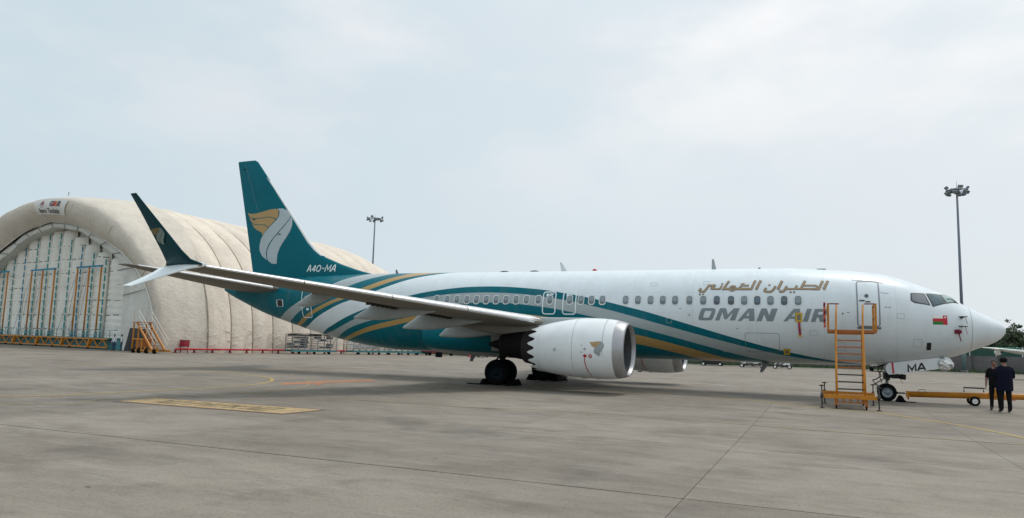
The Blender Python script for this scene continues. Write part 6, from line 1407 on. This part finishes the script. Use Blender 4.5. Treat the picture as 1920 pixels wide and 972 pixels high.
M['post'] = mat('dark concrete post', (.085, .09, .085), .9, var=.2)
def wy(x): return np.interp(x, xs_, ys_)+2.2+max(0, -x-10)*.12
for k in range(34):
    x0 = -60+2.55*k; x1 = x0+2.45; y0, y1 = wy(x0), wy(x1)
    for r in range(3): b_ = MB(); b_.bar((x0, y0, .32+.62*r), (x1, y1, .32+.62*r), .12+.01*r, .61); b_.build('wall_panel', M['precast'], wall)
    b_ = MB(); b_.box((x0-.14, y0-.15, 0), (x0+.04, y0+.10, 2.0)); b_.build('wall_post', M['post'], wall)
scr = thing('green_screen', (8, 62, 0), 'dark green sheet screen standing behind the boundary wall', 'screen fence')
M['screen'] = mat('dark green sheet', (.018, .085, .060), .6, var=.15, vs=.8); M['screen_rail'] = mat('pale green rail', (.10, .42, .30), .5)
for k in range(21):
    x0 = -32+2.55*k; x1 = x0+2.5; b_ = MB(); b_.bar((x0, wy(x0)+1.6, 1.45), (x1, wy(x1)+1.6, 1.45), .05, 2.7); b_.build('screen_panel', M['screen'], scr)
    b_ = MB(); b_.bar((x0, wy(x0)+1.55, 2.84), (x1, wy(x1)+1.55, 2.84), .09, .09); b_.build('top_rail', M['screen_rail'], scr)
    b_ = MB(); b_.bar((x0, wy(x0)+1.5, 0), (x0, wy(x0)+1.5, 2.9), .09, .09); b_.build('post', M['sheet'], scr)
def leafmat(name, col):
    m = mat(name, col, .7, var=.3, vs=1.2); t = m.node_tree; b = t.nodes['Principled BSDF']; tr = N(t, 'ShaderNodeBsdfTranslucent'); tr.inputs[0].default_value = (col[0]*1.1, col[1]*1.25, col[2]*.8, 1)
    mx = N(t, 'ShaderNodeMixShader'); mx.inputs[0].default_value = .38; out = next(n for n in t.nodes if n.type == 'OUTPUT_MATERIAL'); t.links.new(b.outputs[0], mx.inputs[1]); t.links.new(tr.outputs[0], mx.inputs[2]); t.links.new(mx.outputs[0], out.inputs[0]); return m
# trees: trunk, limbs and leafy crowns of many small leaves with gaps
M['bark'] = mat('grey brown bark', (.10, .08, .06), .95, var=.25, vs=5, bump=.4)
LEAF = [leafmat('deep green leaf', (.060, .085, .058)), leafmat('olive leaf', (.085, .11, .075)), leafmat('light green leaf', (.12, .14, .10))]  # three leaf tones, dark to pale, also used to paint top light on crowns
def tree(x, y, h, cr, seed, label):
    rr = np.random.RandomState(seed); t_ = thing('tree', (x, y, 0), label, 'tree', 'trees behind the boundary wall')
    b_ = MB(); tr = [np.array([x+rr.normal(0, .12)*q*3, y+rr.normal(0, .12)*q*3, h*.55*q]) for q in np.linspace(0, 1, 5)]; b_.tube(tr, np.linspace(.17, .09, 5)*h/6, 8); cl = []
    for k in range(14):
        a = rr.uniform(0, 6.28); el = rr.uniform(.0, 1.15); L = cr*rr.uniform(.55, 1.0); s_ = tr[2]+(tr[4]-tr[2])*rr.rand(); e = s_+np.array([math.cos(a)*math.cos(el)*L, math.sin(a)*math.cos(el)*L, math.sin(el)*L*.85+h*.06]); b_.tube([s_, (s_+e)/2+np.array([0, 0, .2]), e], [.07, .05, .02], 5); cl.append((e, cr*rr.uniform(.16, .32)))
        for q in range(5): cl.append((e+rr.normal(0, cr*.20, 3), cr*rr.uniform(.10, .22)))
    b_.build('trunk', M['bark'], t_)
    vs_, fs_, ms_ = [], [], []
    for c, r in cl:
        for k in range(int(70*(r/cr/.25)**1.5)+20):
            d = rr.normal(0, 1, 3); d /= np.linalg.norm(d); p = c+d*r*rr.uniform(.35, 1.08)*np.array([1, 1, .75]); s = rr.uniform(.07, .15); u = rr.normal(0, 1, 3); u /= np.linalg.norm(u); w = np.cross(u, rr.normal(0, 1, 3)); w /= np.linalg.norm(w)+1e-9; n0 = len(vs_)
            vs_ += [p-u*s, p+w*s*.55, p+u*s, p-w*s*.55]; fs_.append((n0, n0+1, n0+2, n0+3)); ms_.append(min(2, max(0, int(rr.normal(.7+.5*d[2], .7)))))  # paler tones favoured towards clump tops, light from above put into the colour
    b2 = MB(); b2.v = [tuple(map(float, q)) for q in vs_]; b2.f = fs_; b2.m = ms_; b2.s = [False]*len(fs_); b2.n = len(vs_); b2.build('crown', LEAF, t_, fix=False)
TR = [(10.0, 66, 4.0, 1.7, 'low thin tree showing just past the airliner nose tip'), (11.9, 67, 5.5, 2.0, 'tall open crowned tree right of the nose tip'), (13.6, 70, 6.6, 2.5, 'tall dense tree at the right edge behind the wall'), (15.6, 66, 5.4, 2.2, 'bushy tree at the right edge in front of the taller ones'), (12.2, 75, 5.6, 2.5, 'far tree showing between the two tall crowns'), (17.6, 73, 6.6, 2.8, 'tall spreading tree standing furthest right'), (7.4, 70, 4.2, 2.0, 'low tree hidden mostly behind the airliner nose'), (4.0, 71, 4.4, 2.2, 'low tree behind the airliner cockpit belly')]
for i, (x, y, h, cr, lb) in enumerate(TR): tree(x, y, h, cr, 40+i, lb)
# a long hedge line of bushes far behind the belly
for k, (x, y, w_, lb) in enumerate(((-24, 66, 5, 'low bush beyond the boundary wall left of the others'), (-15, 66, 6, 'wide low bush beyond the boundary wall'), (-6, 67, 5, 'low bush beyond the wall behind the access stand'))):
    rr = np.random.RandomState(70+k); t_ = thing('bush', (x, y, 0), lb, 'bush', 'bushes beyond the wall'); vs_, fs_, ms_ = [], [], []
    for q in range(1500):
        p = np.array([x+rr.normal(0, w_*.35), y+rr.normal(0, .8), abs(rr.normal(.6, .7))]); s = rr.uniform(.12, .26); u = rr.normal(0, 1, 3); u /= np.linalg.norm(u); w = np.cross(u, rr.normal(0, 1, 3)); w /= np.linalg.norm(w); n0 = len(vs_); vs_ += [p-u*s, p+w*s*.55, p+u*s, p-w*s*.55]; fs_.append((n0, n0+1, n0+2, n0+3)); ms_.append(rr.randint(3))
    b2 = MB(); b2.v = [tuple(map(float, q)) for q in vs_]; b2.f = fs_; b2.m = ms_; b2.s = [False]*len(fs_); b2.n = len(vs_); b2.build('foliage', LEAF, t_, fix=False)
# ---- second airliner mostly outside the frame: only its wing tip shows at the right edge
p2 = thing('parked_airliner', (24, 44, 0), 'white and green parked airliner at the right edge, only its wing tip in view', 'airliner')
def loft2(S, nm, m, par): o = loft(S).build(nm, M[m], par); smoothed(o, 50); return o
w2 = loft2([((6.0, 40.1, 2.60), (6.35, 41.3, 2.56), .05, (0, 0, 1)), ((6.6, 39.7, 2.56), (7.0, 41.6, 2.5), .13, (0, 0, 1)), ((8.8, 38.9, 2.26), (9.0, 41.7, 2.2), .40, (0, 0, 1)), ((12.5, 37.6, 2.12), (12.6, 41.9, 2.0), .60, (0, 0, 1)), ((18, 35.4, 2.0), (18, 42.2, 1.9), .75, (0, 0, 1)), ((23, 33.2, 1.9), (23, 42.5, 1.8), 1.0, (0, 0, 1))], 'wing', 'white_flat', p2)
b_ = MB()
for (dy, dz) in ((.03, .06), (.02, -.07)):
    b_.bar((7.2, 39.42-dy, 2.46+dz*.6), (12.5, 37.50-dy, 2.12+dz), .05, .035)
b_.build('slat_seam', M['strap_grey'], w2)
P = []
for t_ in np.linspace(0, 1, 9):
    r = .17*math.sin(math.pi*min(1, .08+t_*.85))**.6; P.append([(7.4+.0*t_, 39.9+2.6*t_, 2.33-.10-.10*math.sin(math.pi*t_)+r*math.sin(a)*1.2) if False else (7.4+r*math.cos(a), 39.7+2.6*t_, 2.22+r*1.5*math.sin(a)) for a in np.linspace(0, 6.283, 13)[:-1]])
MB().grid(P, 0, True, True).build('flap_track_fairing', M['white_flat'], w2)
MB().lathe([(0, .02), (.4, .6), (1.2, 1.1), (3, 1.65), (6, 1.88), (20, 1.88), (25, 1.5), (30, .7), (32, .15)], (25, 22, 3.2), (0, 1, 0), 28).build('fuselage', M['white_flat'], p2)
MB().lathe([(9, 1.895), (11, 1.9), (19, 1.9), (21.5, 1.81)], (25, 22, 3.2), (0, 1, 0), 28).build('green_band', M['screen_rail'], p2)
o = loft([((25, 46.0, 4.8), (25, 53.0, 4.8), .5, (1, 0, 0)), ((25, 51.5, 11.5), (25, 54.2, 11.5), .2, (1, 0, 0))]).build('vertical_fin', M['screen'], p2)
b_ = MB(); b_.cyl((25, 27, .35), (25, 27, 1.6), .1, n=8); b_.cyl((22.4, 39.5, .5), (22.4, 39.5, 1.8), .14, n=8); b_.cyl((27.6, 39.5, .5), (27.6, 39.5, 1.8), .14, n=8); b_.build('gear_leg', M['gear'], p2)
for x, y, r in ((25, 27, .35), (22.4, 39.5, .52), (27.6, 39.5, .52)): b_ = MB(); b_.cyl((x-.3, y, r), (x+.3, y, r), r, n=16); b_.build('wheel', M['tyre'], p2)
